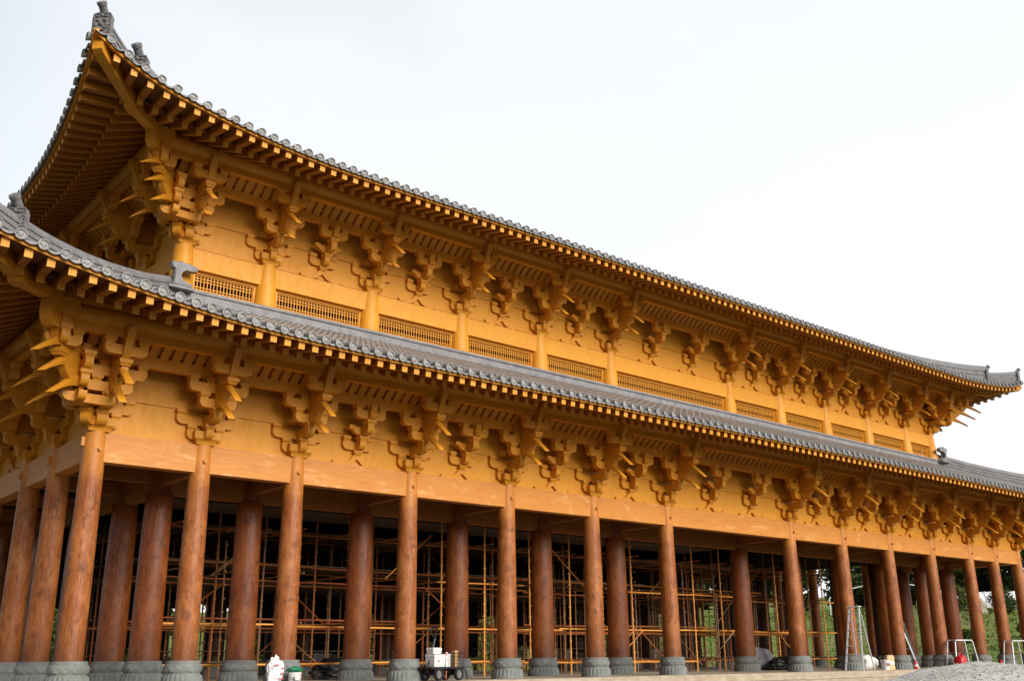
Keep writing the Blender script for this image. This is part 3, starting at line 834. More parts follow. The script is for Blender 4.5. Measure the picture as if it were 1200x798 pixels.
# ------------------------------------------------------------------ scaffolding inside the hall
scaf = thing('scaffolding', 'rusty yellow pipe scaffolding with plank decks standing inside the dim hall', 'scaffolding', (0,0,0))
SX = [-24.6+2.3*k for k in range(19)]; SY = [4.9, 7.4, 10.0, 13.0, 16.0]
lev = [.55, 1.95, 2.2, 3.75, 4.3, 5.6]
def cups(mb, x, y, z1):
    z = .45
    while z < z1:
        mb.lathe([(.045,-.035),(.068,-.02),(.068,.02),(.045,.035)], 8, (x,y,z)); z += .5
for j, y in enumerate(SY):
    for i, x in enumerate(SX):
        mb = MB(); xx = x+rnd.uniform(-.25,.25); z1 = 6.6 if j < 2 else 6.2
        lean = rnd.uniform(-.03,.03)
        mb.tube([(xx,y,0),(xx+lean,y,z1)], .037, 8); cups(mb, xx, y, z1)
        mb.build('standard', SCAF_LIT if j == 0 else (SCAF, SCAF2, SCAF, SCAF3)[rnd.randrange(4)], scaf)
mb = MB()
for k in range(95):
    xx = rnd.uniform(-25, 16); yy = rnd.uniform(5.6, 16.5); mb.tube([(xx,yy,0),(xx+rnd.uniform(-.04,.04),yy,rnd.uniform(3.5,6.4))], .028, 6); cups(mb, xx, yy, 5.5)
mb.build('standard', SCAF3, scaf)['kind'] = 'stuff'
for j, y in enumerate(SY):
    for k, z in enumerate(lev):
        if j == 0 and z in (4.3, 2.2, 5.6): continue
        x = SX[0]-.4
        while x < SX[-1]:
            w = rnd.choice((4.6, 6.9)); x1 = min(x+w, SX[-1]+.4)
            if rnd.random() < .78:
                mb = MB(); dz = rnd.uniform(-.06,.06)
                mb.tube([(x-.1,y-.06,z+dz),(x1+.1,y-.06,z+dz+rnd.uniform(-.04,.04))], .034, 8)
                if len([c for c in scaf.children if c.name.startswith('ledger')]) < 99: mb.build('ledger', SCAF_LIT if j == 0 else (SCAF if rnd.random() < .7 else SCAF2), scaf)
            x = x1
for i, x in enumerate(SX):
    for z in (.62, 2.05, 3.85, 5.5):
        mb = MB(); mb.tube([(x+.06, SY[0]-.3, z), (x+.06, SY[-1]+.2, z+rnd.uniform(-.05,.05))], .033, 8)
        mb.build('transom', SCAF if rnd.random() < .6 else SCAF3, scaf)
for k in range(26):
    x = rnd.uniform(-25, 12); y = rnd.choice(SY[:4])-.1; z = rnd.choice((.3, 2.0, 3.8)); w_ = rnd.choice((-2.3, 2.3))
    mb = MB(); mb.tube([(x,y,z),(x+w_,y,z+rnd.uniform(1.6,2.0))], .030, 6); mb.build('brace', (SCAF, SCAF2, SCAF3)[k % 3], scaf)
def deck(x0, x1, y0, y1, z):
    mb = MB(); y = y0
    while y < y1:
        mb.box(x0+rnd.uniform(-.2,.2), x1+rnd.uniform(-.2,.2), y, y+.24, z+rnd.uniform(0,.02), z+.06); y += .27
    mb.build('deck', PLANK, scaf, smooth=0)
for (x0, x1, y0, y1, z) in ((-25,-3,7.3,16.1,5.66),(-25,16,10,16,4.36),(-2,13,7.4,16,5.66),(-25,-8,10,16.1,3.8),(-7,8,12.9,16.1,3.8),(-25,10,12.9,16.1,2.26),(-25,-14,7.4,10,4.36),(-12,2,7.4,10,4.36),(-25,5,5.0,7.4,6.2),(-22,-12,14.5,16.2,1.1),(-4,8,14.5,16.2,1.2)):
    deck(x0, x1, y0, y1, z)

SHEETM = mat_simple('added_dark_sheet', (.012,.013,.012), (.024,.026,.022), .9, 2, .1, 0, .3, 20)  # for dark sheets added at the rear to block bright gaps of sky
for x0, x1, zb, yy in ((-26,-21.3,2.9,17.3),(-21.4,-16.8,3.2,17.4),(-16.9,-12.2,2.4,17.2),(-12.4,-7.5,3.1,17.4),(-7.6,-3.2,1.5,17.3),(-3.4,1.2,3.0,17.4),(1.0,5.6,1.3,17.2),(5.4,10.2,2.7,17.4),(10,14.6,3.6,17.3),(-24,-19,1.2,19.9),(-14,-8,1.0,19.8),(-3,0.5,.9,19.9)):
    mb = MB(); n = 14; vs = []; top = 6.9 if yy < 18 else 3.4
    for i in range(n+1):
        x = x0+(x1-x0)*i/n; d = .10*math.sin(i*1.3+x0)
        vs += [(x, yy+d*.3, top), (x, yy+d, (top+zb)/2), (x, yy+d*1.6, zb+.12*math.sin(i*.9))]
    mb.add(vs, [(3*i+j, 3*i+3+j, 3*i+4+j, 3*i+1+j) for i in range(n) for j in (0,1)])
    mb.build('sky_block_sheet', SHEETM, scaf, smooth=60, recalc=False)

# ------------------------------------------------------------------ small things on the platform
def stepladder(name, label, x, y, h, rz, steps):
    t = thing(name, label, 'ladder', (x,y,0), rz)
    wb, wt, sp = .44, .24, .85
    for s in (-1, 1):
        mb = MB(); mb.bar((s*wb,-sp,0),(s*wt,-.05,h), .075, .05); mb.build('rail', ALU, t, smooth=0)
        mb = MB(); mb.bar((s*(wb-.03),sp,0),(s*wt,.05,h-.04), .05, .045); mb.build('rear_leg', ALU, t, smooth=0)
    for k in range(steps):
        f = (k+1)/(steps+.7); mb = MB(); w = wb+(wt-wb)*f; yy = -sp+(sp-.05)*f
        mb.box(-w, w, yy-.05, yy+.07, h*f-.03, h*f); mb.build('step', ALU, t, smooth=0)
    mb = MB(); mb.box(-wt-.05, wt+.05, -.16, .16, h, h+.06); mb.build('top_cap', ALU, t, smooth=0)
    for f in (.25, .6):
        mb = MB(); w = (wb+(wt-wb)*f-.03); yy = sp-(sp-.05)*f; mb.bar((-w,yy,h*f),(w,yy,h*f), .03, .03); mb.build('rear_brace', ALU, t, smooth=0)
    for s in (-1,1):
        mb = MB(); w = s*(wb+(wt-wb)*.55); mb.bar((w,-sp*.45-.02,h*.55),(w,sp*.45,h*.5), .02, .02); mb.build('spreader', GREYM, t, smooth=0)
stepladder('stepladder', 'tall aluminium stepladder standing open in front of a column beside a white sack', 8.35, -.92, 3.05, rad(-78), 7)
def ladder(label, x, y, L, lean, rz, mat, rungs, w=.22):
    t = thing('leaning_ladder', label, 'ladder', (x,y,0), rz)
    top = (math.sin(lean)*L, math.cos(lean)*L)
    for s in (-1,1):
        mb = MB(); mb.bar((s*w,0,0),(s*w,top[0],top[1]), .06, .075); mb.build('rail', mat, t, smooth=0)
    for k in range(rungs):
        f = (k+.6)/rungs; mb = MB(); mb.tube([(-w,top[0]*f,top[1]*f),(w,top[0]*f,top[1]*f)], .022, 8); mb.build('rung', mat, t)
ladder('short aluminium ladder leaning against a brown column above a red fire extinguisher', 15.75, .28, 2.7, rad(27), rad(84), ALU, 6)
ladder('dark grey ladder standing in the shade behind the leaning aluminium ladder', 19.7, 2.3, 2.7, rad(12), rad(20), GREYM, 7)

def trestle(label, x, y, rz, h=1.75):
    t = thing('work_trestle', label, 'trestle', (x,y,0), rz, 'aluminium work trestles on the platform')
    for sx in (-1,1):
        mb = MB()
        mb.tube([(sx*.95,-.34,0),(sx*.72,-.26,h-.1),(sx*.66,-.25,h-.02),(sx*.5,-.25,h)], .04, 8); mb.build('leg', ALU, t)
        mb = MB(); mb.tube([(sx*.95,.34,0),(sx*.72,.26,h-.1),(sx*.66,.25,h-.02),(sx*.5,.25,h)], .04, 8); mb.build('leg', ALU, t)
        mb = MB(); mb.bar((sx*.82,-.29,h*.55),(sx*.82,.29,h*.55), .05, .03); mb.build('rung', ALU, t, smooth=0)
    mb = MB(); mb.box(-.62,.62,-.26,.26,h-.03,h+.03); mb.build('platform_board', ALU, t, smooth=0)
trestle('aluminium work trestle with splayed legs beside a red fuel can', 18.75, -.95, rad(-12), 1.5)
trestle('aluminium work trestle cut off by the right edge of the photo', 25.55, -.95, rad(-8), 1.5)
def place(src, name): pass

from mathutils import noise as mnoise
def blob(w, d, h, seed, amp=.16, fold=1.0, flat=.22):
    bm = bmesh.new(); bmesh.ops.create_icosphere(bm, subdivisions=5, radius=1)
    off = Vector((seed*7.3, seed*1.7, seed*3.1))
    for v in bm.verts:
        c = v.co.copy(); q = c*1.3+off
        n1 = mnoise.noise(q); n2 = 1-abs(mnoise.noise(q*2.1*fold)); n3 = 1-abs(mnoise.noise(q*4.6*fold+Vector((3,1,2))))
        f = 1+amp*(1.3*n1+.75*(n2-.7)+.42*(n3-.7))
        c *= f; z = c.z*.62+.42
        if z < 0: c.x *= 1-.25*z; c.y *= 1-.25*z; z *= .05
        v.co = (c.x*w, c.y*d, z*h)
    me = bpy.data.meshes.new('blob'); bm.to_mesh(me); bm.free()
    me.polygons.foreach_set('use_smooth', [True]*len(me.polygons)); return me
def sack(name, label, cat, x, y, w, d, h, mat, seed, rz=0, amp=.2, knot=False):
    t = thing(name, label, cat, (x,y,0), rz); me = blob(w, d, h, seed, amp); me.materials.append(mat); link('bag', me, t)
    if knot:
        m2 = blob(w*.45, d*.4, h*.5, seed+3, .35); m2.materials.append(mat); link('bag_neck', m2, t, (w*.1, 0, h*.66))
    return t
s1 = sack('plastic_sack', 'white plastic sack with red stripes slumped at the foot of the third front column', 'sack', -23.80, -1.0, .235, .21, .72, WHITESACK, 3, 0, .3, True)
mb = MB()
for k in range(3): mb.box(.08+k*.01, .20, -.235+.015*k, -.20+.015*k, .16+k*.15, .195+k*.15)
mb.box(-.14,.05,-.235,-.205,.56,.575); mb.box(-.12,.02,-.235,-.205,.60,.61)
mb.build('printed_stripe', REDM, s1, smooth=0)
sack('cloth_sack', 'crumpled off-white cloth sack lying between the stepladder and a white bucket', 'sack', 10.75, .05, .56, .38, .70, CLOTH, 12, 0, .24)
def pail(name, label, cat, x, y, r0, r1, h, mat, mark=None, lid=None):
    t = thing(name, label, cat, (x,y,0)); mb = MB()
    mb.lathe([(r0,0),(r1,h*.86),(r1*1.06,h*.86),(r1*1.06,h*.9),(r1*1.0,h*.9),(r1*1.05,h),(r1*.96,h),(r1*.94,h*.9),(r0*.9,.04)], 28); mb.build('body', mat, t)
    mb = MB(); mb.tube([(r1*1.06*math.cos(a), -.03-.02*math.sin(a), h*.82-.20*math.sin(a)) if False else (r1*1.08*math.cos(a), -r1*1.08*abs(math.sin(a))*.98, h*.84-.18*math.sin(a)) for a in [PI*k/12 for k in range(13)]], .009, 6); mb.build('handle', GREYM, t)
    if mark == 'band':
        for rows in range(3):
            mb = MB()
            for k in range(5-rows):
                a0 = -PI/2-.75+.28*k; a1 = a0+.2; rr = r0+(r1-r0)*.6+.012; z0 = h*(.62-.11*rows)
                mb.hexa([(rr*math.cos(a0),rr*math.sin(a0),z0),(rr*math.cos(a1),rr*math.sin(a1),z0),((rr-.02)*math.cos(a1),(rr-.02)*math.sin(a1),z0),((rr-.02)*math.cos(a0),(rr-.02)*math.sin(a0),z0),
                         (rr*math.cos(a0),rr*math.sin(a0),z0+h*.07),(rr*math.cos(a1),rr*math.sin(a1),z0+h*.07),((rr-.02)*math.cos(a1),(rr-.02)*math.sin(a1),z0+h*.07),((rr-.02)*math.cos(a0),(rr-.02)*math.sin(a0),z0+h*.07)])
            mb.build('printed_line', REDM, t, smooth=0)
    return t
pb = pail('bucket', 'white plastic bucket with red print standing beside a tan bag', 'bucket', 10.9, -.80, .19, .22, .50, WHITEP, 'band')
pl_ = pail('pail', 'small white pail under a green cloth beside the striped sack', 'bucket', -23.12, -1.0, .17, .205, .36, WHITEP)
def text_mesh(txt, size):
    cu = bpy.data.curves.new('t', 'FONT'); cu.body = txt; cu.size = size; cu.extrude = .004; cu.align_x = 'CENTER'
    ob = bpy.data.objects.new('t', cu); COL.objects.link(ob)
    dg = bpy.context.evaluated_depsgraph_get(); me = bpy.data.meshes.new_from_object(ob.evaluated_get(dg))
    bpy.data.objects.remove(ob); bpy.data.curves.remove(cu); return me
tm = text_mesh('5', .20); tm.materials.clear(); tm.materials.append(BLACK)
tx = link('printed_number', tm, pl_, (-.10,-.185,.09)); tx.rotation_euler = (PI/2,0,rad(-30))
gc = thing('green_cloth', 'bundled green cloth lying on top of the white pail', 'cloth', (-23.12,-1.0,.33)); mb = MB(); r = random.Random(2)
rings = []
for k in range(7):
    f = k/6; sc = .215*math.sin(PI*(.18+.78*f))
    rings.append([(sc*math.cos(2*PI*j/16)*(1.25+r.uniform(-.25,.25)), sc*math.sin(2*PI*j/16)*(1+r.uniform(-.2,.2)), .02+.17*f+r.uniform(-.03,.03)) for j in range(16)])
mb.loft(rings); mb.build('fabric', GREENC, gc, smooth=60)

def bag_box(label, x, y, w, d, h, mat, rz, seed):
    t = thing('paper_bag', label, 'bag', (x,y,0), rz); r = random.Random(seed); mb = MB(); rings = []
    for k in range(8):
        f = k/7; s = 1-.06*math.sin(PI*f)+r.uniform(-.03,.03); 
        if k == 7: s = .82
        pts = []
        for j in range(20):
            a = 2*PI*j/20; q = (abs(math.cos(a))**5+abs(math.sin(a))**5)**(-.2)
            pts.append((w/2*s*q*math.cos(a)+r.uniform(-.012,.012), d/2*s*q*math.sin(a)+r.uniform(-.012,.012), h*f+r.uniform(-.015,.015)))
        rings.append(pts)
    mb.loft(rings); mb.build('bag', mat, t, smooth=50)
    mb = MB(); mb.box(-w*.3,w*.3,-d/2-.008,-d/2+.03,h*.35,h*.6); mb.build('paper_label', WHITEP, t, smooth=0)
bag_box('upright tan paper bag standing behind the white bucket', 12.0, -.42, .46, .32, .72, TAN, rad(-25), 4)

def extinguisher(label, x, y):
    t = thing('fire_extinguisher', label, 'fire extinguisher', (x,y,0), 0, 'red fire extinguishers on the platform'); t.scale = (.62,.62,.62)
    mb = MB(); mb.lathe([(.13,0),(.15,.02),(.15,.52),(.14,.58),(.09,.64),(.05,.66),(.05,.70)], 20); mb.build('cylinder', RED, t)
    mb = MB(); mb.lathe([(.152,.22),(.153,.225),(.153,.36),(.152,.365)], 20); mb.build('paper_label', WHITEP, t)
    mb = MB(); mb.box(-.04,.04,-.05,.05,.70,.76); mb.bar((0,-.04,.77),(0,-.24,.84), .05,.02); mb.bar((0,-.04,.74),(0,-.22,.73), .05,.02); mb.build('valve', BLACK, t, smooth=0)
    mb = MB(); mb.tube([(.04,0,.72),(.16,.0,.70),(.19,0,.5),(.175,0,.25)], .018, 8); mb.build('hose', BLACK, t)
extinguisher('red fire extinguisher standing at the foot of the leaning aluminium ladder', 14.5, -.45)
extinguisher('red fire extinguisher between the two work trestles at the far right', 23.25, -1.0)

t = thing('fuel_can', 'rounded red plastic fuel can standing under the work trestle behind the gravel heap', 'fuel can', (18.15, -1.15, 0), rad(10))
mb = MB(); rings = []
for z, s in ((0,.92),(.06,1),(.34,1),(.5,.95),(.62,.78),(.68,.55)):
    rings.append([(.42*s*q*math.cos(a), .27*s*q*math.sin(a), z) for a, q in [(2*PI*j/24, (abs(math.cos(2*PI*j/24))**4+abs(math.sin(2*PI*j/24))**4)**(-.25)) for j in range(24)]])
mb.loft(rings); mb.build('body', RED, t, smooth=50)
mb = MB(); mb.tube([(-.2,0,.64),(-.16,0,.78),(.1,0,.80),(.2,0,.66)], .045, 8); mb.build('handle', RED, t)
mb = MB(); mb.lathe([(.07,.66),(.07,.76),(.05,.78)], 12, (.27,0,-.03)); mb.build('cap', BLACK, t)

# black bags and tarp in the shade of the second bay right of centre
def lumpy(name, label, cat, x, y, w, d, h, mat, seed):
    t = thing(name, label, cat, (x,y,0)); me = blob(w, d, h, seed, .3, 1.3); me.materials.append(mat); link('cover', me, t); return t
lumpy('rubbish_bag', 'heap-like full black bin bag lying on the platform between two inner columns', 'bag', 9.2, 4.2, 1.35, .7, .62, BLACKBAG, 21)
lumpy('tarpaulin_bundle', 'grey tarpaulin bundle rising behind the black bin bag', 'tarpaulin', 8.9, 5.9, 1.2, .7, 1.25, TARP, 22)
lumpy('tarpaulin_bundle', 'dark tarpaulin bundle in the shade behind the hand cart', 'tarpaulin', -17.4, 5.6, 1.3, .6, .8, BLACKBAG, 25)
lumpy('tarpaulin_bundle', 'dark grey bundle in the shade behind the striped sack', 'tarpaulin', -24.3, 5.6, .9, .6, .8, BLACKBAG, 26)

# hand cart and what lies on it
CX, CY = -17.35, -.75
cart = thing('hand_cart', 'black four-wheeled hand cart with a tall loop handle parked between two columns', 'cart', (CX,CY,0), rad(8)); cart.scale = (.84,.84,.9)
mb = MB(); mb.box(-.95,.95,-.38,.38,.43,.50); mb.box(-.97,.97,-.40,.40,.47,.492); mb.build('deck', BLACK, cart, smooth=0)
mb = MB(); mb.box(-.85,.85,-.06,.06,.30,.43); mb.box(-.62,-.52,-.36,.36,.2,.43); mb.box(.52,.62,-.36,.36,.2,.43); mb.build('chassis', BLACK, cart, smooth=0)
for sx in (-1,1):
    for sy in (-1,1):
        w = thing_part = link('wheel', None, cart, (sx*.57, sy*.40, .24)); 
        mb = MB(); mb.M = Matrix.Rotation(PI/2,4,'X'); mb.lathe([(.15,-.07),(.22,-.075),(.24,-.045),(.24,.045),(.22,.075),(.15,.07),(.14,0),(.15,-.07)], 24); mb.build('tyre', RUBBER, w)
        mb = MB(); mb.M = Matrix.Rotation(PI/2,4,'X'); mb.lathe([(.02,-.06),(.05,-.06),(.06,-.03),(.15,-.03),(.15,.03),(.06,.03),(.05,.06)], 20); mb.build('rim', GREYM, w)
mb = MB(); mb.tube([(-.80,0,.42),(-.62,0,.95),(-.42,0,1.55)], .05, 8)
mb.tube([(-.42,0,1.55),(-.50,-.15,1.75),(-.48,-.20,1.88),(-.40,-.12,1.94),(-.40,.12,1.94),(-.48,.20,1.88),(-.50,.15,1.75),(-.42,0,1.55)], .042, 8); mb.build('handle', BLACK, cart)
mb = MB()
for y in (-.36,.36):
    for k in range(7): mb.tube([(.12+k*.13,y,.5),(.12+k*.13,y,1.0)], .008, 5)
    for z in (.62,.75,.88): mb.tube([(.1,y,z),(.92,y,z)], .008, 5)
    mb.tube([(.08,y,1.0),(.94,y,1.0)], .02, 6)
mb.tube([(.92,-.36,1.0),(.92,.36,1.0)], .02, 6)
mb.build('wire_side', BLACK, cart)
mb = MB(); mb.tube([(.62,-.40,.36),(.8,-.42,.42),(.95,-.42,.36),(1.0,-.42,.18),(1.06,-.42,.05)], .03, 8); mb.build('mudguard', BLACK, cart)
mb = MB(); mb.tube([(-.15,-.40,.36),(-.18,-.42,.06)], .022, 8); mb.build('kick_stand', ORPAINT, cart)
Rc = Matrix.Translation((CX,CY,0)) @ Matrix.Rotation(rad(8),4,'Z')
def oncart(x, y, z): return tuple(Rc @ Vector((x*.84,y*.84,z*.9)))
def carton(name, label, cat, p, w, d, h, mat, lid=True, mark=True):
    t = thing(name, label, cat, oncart(*p), rad(8)); t.scale = (.84,.84,.88); mb = MB()
    mb.loft([[(a*w/2*s, b*d/2*s, z) for a, b in ((-1,-1),(-.9,-1.04),(.9,-1.04),(1,-1),(1,1),(-1,1))] for z, s in ((0,.93),(.03,.96),(h*.8,1),(h,1))]); mb.build('body', mat, t, smooth=20)
    if lid:
        mb = MB(); mb.loft([[(a*w/2*s, b*d/2*s, z) for a, b in ((-1,-1),(1,-1),(1,1),(-1,1))] for z, s in ((h,1.05),(h+.07,1.05),(h+.10,.95))]); mb.build('lid', mat, t, smooth=20)
    if mark:
        mb = MB(); mb.box(-w*.25,-w*.02,-d/2*1.06-.004,-d/2*.98,h*.55,h*.64); mb.build('printed_line', REDM, t, smooth=0)
    return t
carton('cooler_box', 'large white box with lid standing on the hand cart', 'box', (-.42,-.05,.505), .62, .52, .36, WHITEP)
carton('cooler_box', 'smaller white box set on top of the large white box on the cart', 'box', (-.46,0,.975), .46, .40, .13, WHITEP, True, False)
jc = carton('jerry_can', 'white plastic canister with red cap next to the large white box on the cart', 'canister', (.10,-.08,.505), .26, .34, .42, WHITEP, False)
mb = MB(); mb.lathe([(.06,.42),(.06,.50),(.05,.51)], 12); mb.build('cap', RED, jc)
jc = carton('jerry_can', 'plain white canister beside the wire side of the cart', 'canister', (.36,.12,.505), .24, .3, .48, WHITEP, False, False)
mb = MB(); mb.lathe([(.05,.48),(.05,.54),(.04,.55)], 12); mb.build('cap', WHITEP, jc)
t = thing('timber_block', 'short upright raw timber block inside the wire side of the cart', 'timber', oncart(.78,.05,.503), rad(8)); t.scale = (.85,.85,.85)
mb = MB(); mb.box(-.09,.09,-.09,.09,0,.62); mb.box(-.092,.092,-.092,.092,.615,.63); mb.build('post', RAWWOOD, t, smooth=0)

# pale blocks stored along the far edge of the hall
bi = 0
mb = MB()
mb.loft([[(x*s, y*s, z) for x, y in ((-.32,-.32),(.32,-.32),(.32,.32),(-.32,.32))] for z, s in ((0,.97),(.03,1),(.57,1),(.6,.97))])
mb.box(-.05,.05,-.325,-.31,.1,.5)
BLK = mb.mesh('concrete_block', BLOCKM, 0)
for x0, n in ((-12.6, 5), (-6.2, 2), (3.0, 2), (8.8, 3), (15.6, 3)):
    for k in range(n):
        for lv in range(2):
            o = link('concrete_block', BLK, None, (x0+k*.86+rnd.uniform(-.06,.06), 20.4+rnd.uniform(-.1,.1), .01+lv*.62), rnd.uniform(-.08,.08))
            tag(o, 'pale square block stacked two high along the far side of the dim hall', 'block', 'pale blocks along the far side')

# ------------------------------------------------------------------ ground, gravel, plants and background
def sstep(a, b, x): t = min(1, max(0, (x-a)/(b-a))); return t*t*(3-2*t)
def gh(x, y):
    s = .85*x+.53*y
    h = 8.5*sstep(42, 120, s)+10*sstep(120, 300, s)
    h += .9*math.sin(x*.11+1)*math.sin(y*.13)*sstep(44, 70, s)
    return -.95+h
def axis(c0, c1, fine, far, ratio=1.18):
    v = []; x = c0
    while x <= c1: v.append(x); x += fine
    d = fine; y = v[-1]
    while y < far: d *= ratio; y += d; v.append(y)
    d = fine; y = c0; pre = []
    while y > -far: d *= ratio; y -= d; pre.append(y)
    return pre[::-1]+v
ax = axis(-45, 110, 2.5, 2500); ay = axis(-40, 90, 2.5, 2500)
mb = MB(); nx = len(ax)
mb.add([(x, y, gh(x,y)) for y in ay for x in ax], [(j*nx+i, j*nx+i+1, (j+1)*nx+i+1, (j+1)*nx+i) for j in range(len(ay)-1) for i in range(nx-1)])
g = mb.build('ground', GROUND, None, smooth=180, recalc=False); g['kind'] = 'structure'

# heap of gravel in front of the hall
hx, hy = -18.2, -20.6
def heap(x, y):
    d = math.hypot((x-hx)*.95, (y-hy)*1.0)
    return -1.0+1.50*math.exp(-(d/4.7)**2.2)+.07*math.sin(x*1.7+.6)*math.cos(y*1.3)+.03*math.sin(x*4.1)*math.sin(y*3.7)
t = thing('gravel_heap', 'broad heap of loose light grey gravel in front of the platform at lower right', 'gravel heap', (hx,hy,-1.0))
mb = MB(); n = 110; R_ = 9.5
mb.add([(-R_+2*R_*i/n, -R_+2*R_*j/n, heap(hx-R_+2*R_*i/n, hy-R_+2*R_*j/n)+1.0+rnd.uniform(-.012,.012)) for j in range(n+1) for i in range(n+1)],
       [(j*(n+1)+i, j*(n+1)+i+1, (j+1)*(n+1)+i+1, (j+1)*(n+1)+i) for j in range(n) for i in range(n)])
mb.build('mound', GRAVEL, t, smooth=180, recalc=False)
mb = MB()
for k in range(26000):
    a = rnd.uniform(0, 2*PI); d = 7.0*math.sqrt(rnd.random()); x = d*math.cos(a); y = d*math.sin(a)
    if x*.62+y*.78 > 2.2: continue
    z = heap(hx+x, hy+y)+1.0; s = rnd.uniform(.014,.034)
    p = [(x+s*rnd.uniform(-1.3,1.3)*.3+s*dx, y+s*rnd.uniform(-1,1)*.3+s*dy, z+s*dz*.8) for dx,dy,dz in ((1,0,.1),(-.5,.87,0),(-.5,-.87,.1),(.1,.1,.9))]
    mb.add(p, [(0,1,3),(1,2,3),(2,0,3)])
mb.build('pebbles', GRAVEL, t, smooth=0, recalc=False)['kind'] = 'stuff'

# trees: tapered trunk with limbs, crown of many leaf clumps
def leaf_cloud(mb, c, rx, ry, rz, n, size, r):
    for _ in range(n):
        while True:
            p = Vector((r.uniform(-1,1), r.uniform(-1,1), r.uniform(-1,1)))
            if .35 < p.length <= 1: break
        q = Vector((c[0]+p.x*rx, c[1]+p.y*ry, c[2]+p.z*rz))
        u = Vector((r.gauss(0,1), r.gauss(0,1), r.gauss(0,1))).normalized(); w = u.orthogonal().normalized()
        w = (w*math.cos(1.3)+u.cross(w)*math.sin(1.3)); s = size*r.uniform(.6,1.4)
        mb.add([tuple(q-u*s), tuple(q+w*s*.55), tuple(q+u*s), tuple(q-w*s*.55)], [(0,1,2,3)])
def tree_proto(h, w, leaf, seed, nclump, dens=90, size=.30, low=.22):
    r = random.Random(seed); tr = MB(); cr = MB(); bend = [(0,0,0)]
    for k in range(1, 7): bend.append((bend[-1][0]+r.uniform(-.1,.1), bend[-1][1]+r.uniform(-.1,.1), h*.85*k/6))
    tr.tube(bend, [.26*h/9*(1-k/7.5) for k in range(7)], 8)
    for k in range(nclump):
        f = low+(1-low)*(k+r.random())/nclump; a = r.uniform(0,2*PI); wr = w*math.sin(PI*min(.97,(.18+.8*f)))**.8
        d = wr*r.uniform(.35,1.0); c = (d*math.cos(a), d*math.sin(a), h*f)
        b = bend[min(6, int(f*6))]
        tr.tube([(b[0],b[1],max(.4,c[2]-d*.5)), (c[0]*.5,c[1]*.5,c[2]-d*.2), c], [.07,.045,.015], 5)
        s = w*r.uniform(.22,.42); leaf_cloud(cr, c, s, s, s*.75, int(dens*r.uniform(.7,1.3)), size, r)
    return tr.mesh('trunk', BARK, 60, False), cr.mesh('crown', leaf, 0, False)
PR = {'dark': tree_proto(11, 4.2, LEAF_D, 1, 46, 95, .34, .08), 'yellow': tree_proto(8, 3.0, LEAF_Y, 2, 30, 85, .28, .18), 'mid': tree_proto(9.5, 3.8, LEAF_H, 3, 38, 90, .32, .12)}
tl = {'dark': 'broad dark green tree among those on the rise behind the hall', 'yellow': 'smaller yellow green tree seen through the columns behind the hall', 'mid': 'mid green leafy tree growing behind the hall'}
tc = {k: 0 for k in PR}
def tree(kind, x, y, s, group='trees behind the hall'):
    o = thing('tree', tl[kind], 'tree', (x, y, gh(x,y)-.1), rnd.uniform(0,6), group+' ('+kind+' green)')
    o.scale = (s, s, s*rnd.uniform(.9,1.12))
    link('trunk', PR[kind][0], o); link('crown', PR[kind][1], o)
for (k, x, y, s) in (('dark',112,30,1.15),('dark',116,38,1.25),('dark',118,46,1.2),('dark',114,54,1.15),('dark',110,62,1.2),('dark',104,70,1.2),('dark',98,76,1.15),('dark',122,22,1.2),('dark',128,34,1.4),('dark',126,50,1.4),('dark',120,64,1.3),('dark',126,14,1.2),('dark',130,26,1.4),('dark',132,5,1.3),('dark',90,80,1.15),('dark',82,86,1.1),
                     ('mid',108,44,.9),('mid',72,82,1.0),('mid',64,78,1.0),('yellow',56,66,1.0),('yellow',48,62,1.0),('mid',40,64,1.0),('yellow',30,58,1.0),('mid',22,60,1.05),('mid',12,56,1.0),('yellow',4,58,1.0),('mid',-4,62,1.0),('mid',-14,60,.9),('yellow',-24,56,.95),('dark',76,92,1.2),('mid',-34,60,.9),('dark',36,74,1.0),('dark',16,74,1.0),('dark',92,96,1.5),('dark',84,98,1.5),('dark',100,88,1.4),('dark',108,80,1.4),('dark',66,96,1.4),('dark',58,92,1.4),('mid',78,80,.8),('dark',74,104,1.5),('dark',48,84,1.3),('dark',52,96,1.4),('dark',40,86,1.3)):
    tree(k, x, y, s)
def bush(label, x, y, r, mat, seed):
    t = thing('round_bush', label, 'bush', (x,y,gh(x,y)-.1)); rr = random.Random(seed); mb = MB()
    mb.tube([(0,0,0),(.03,0,r*.8)], [.09,.04], 6); mb.build('stem', BARK, t)
    mb = MB()
    for k in range(26):
        a = rr.uniform(0,2*PI); z = rr.uniform(.15,1); d = r*math.sqrt(max(.02,1-(z-.45)**2/.36))*rr.uniform(.2,.8)
        leaf_cloud(mb, (d*math.cos(a), d*math.sin(a), z*r*1.45), r*.38, r*.38, r*.36, 110, .13, rr)
    mb.build('foliage', mat, t, smooth=0, recalc=False)
bush('clipped round yellowish bush on the grass slope left of the white canopy', 89, 34.2, 1.9, LEAF_H, 5)
bush('dark round bush in front of the white canopy at the right edge', 90.5, 29.3, 1.8, LEAF_D, 6)
bush('small bush low on the slope seen between the last columns', 70, 24, .9, LEAF_H, 7)
bush('low scrubby bush on the slope right of the small one', 76, 20.5, 1.0, LEAF_Y, 9)
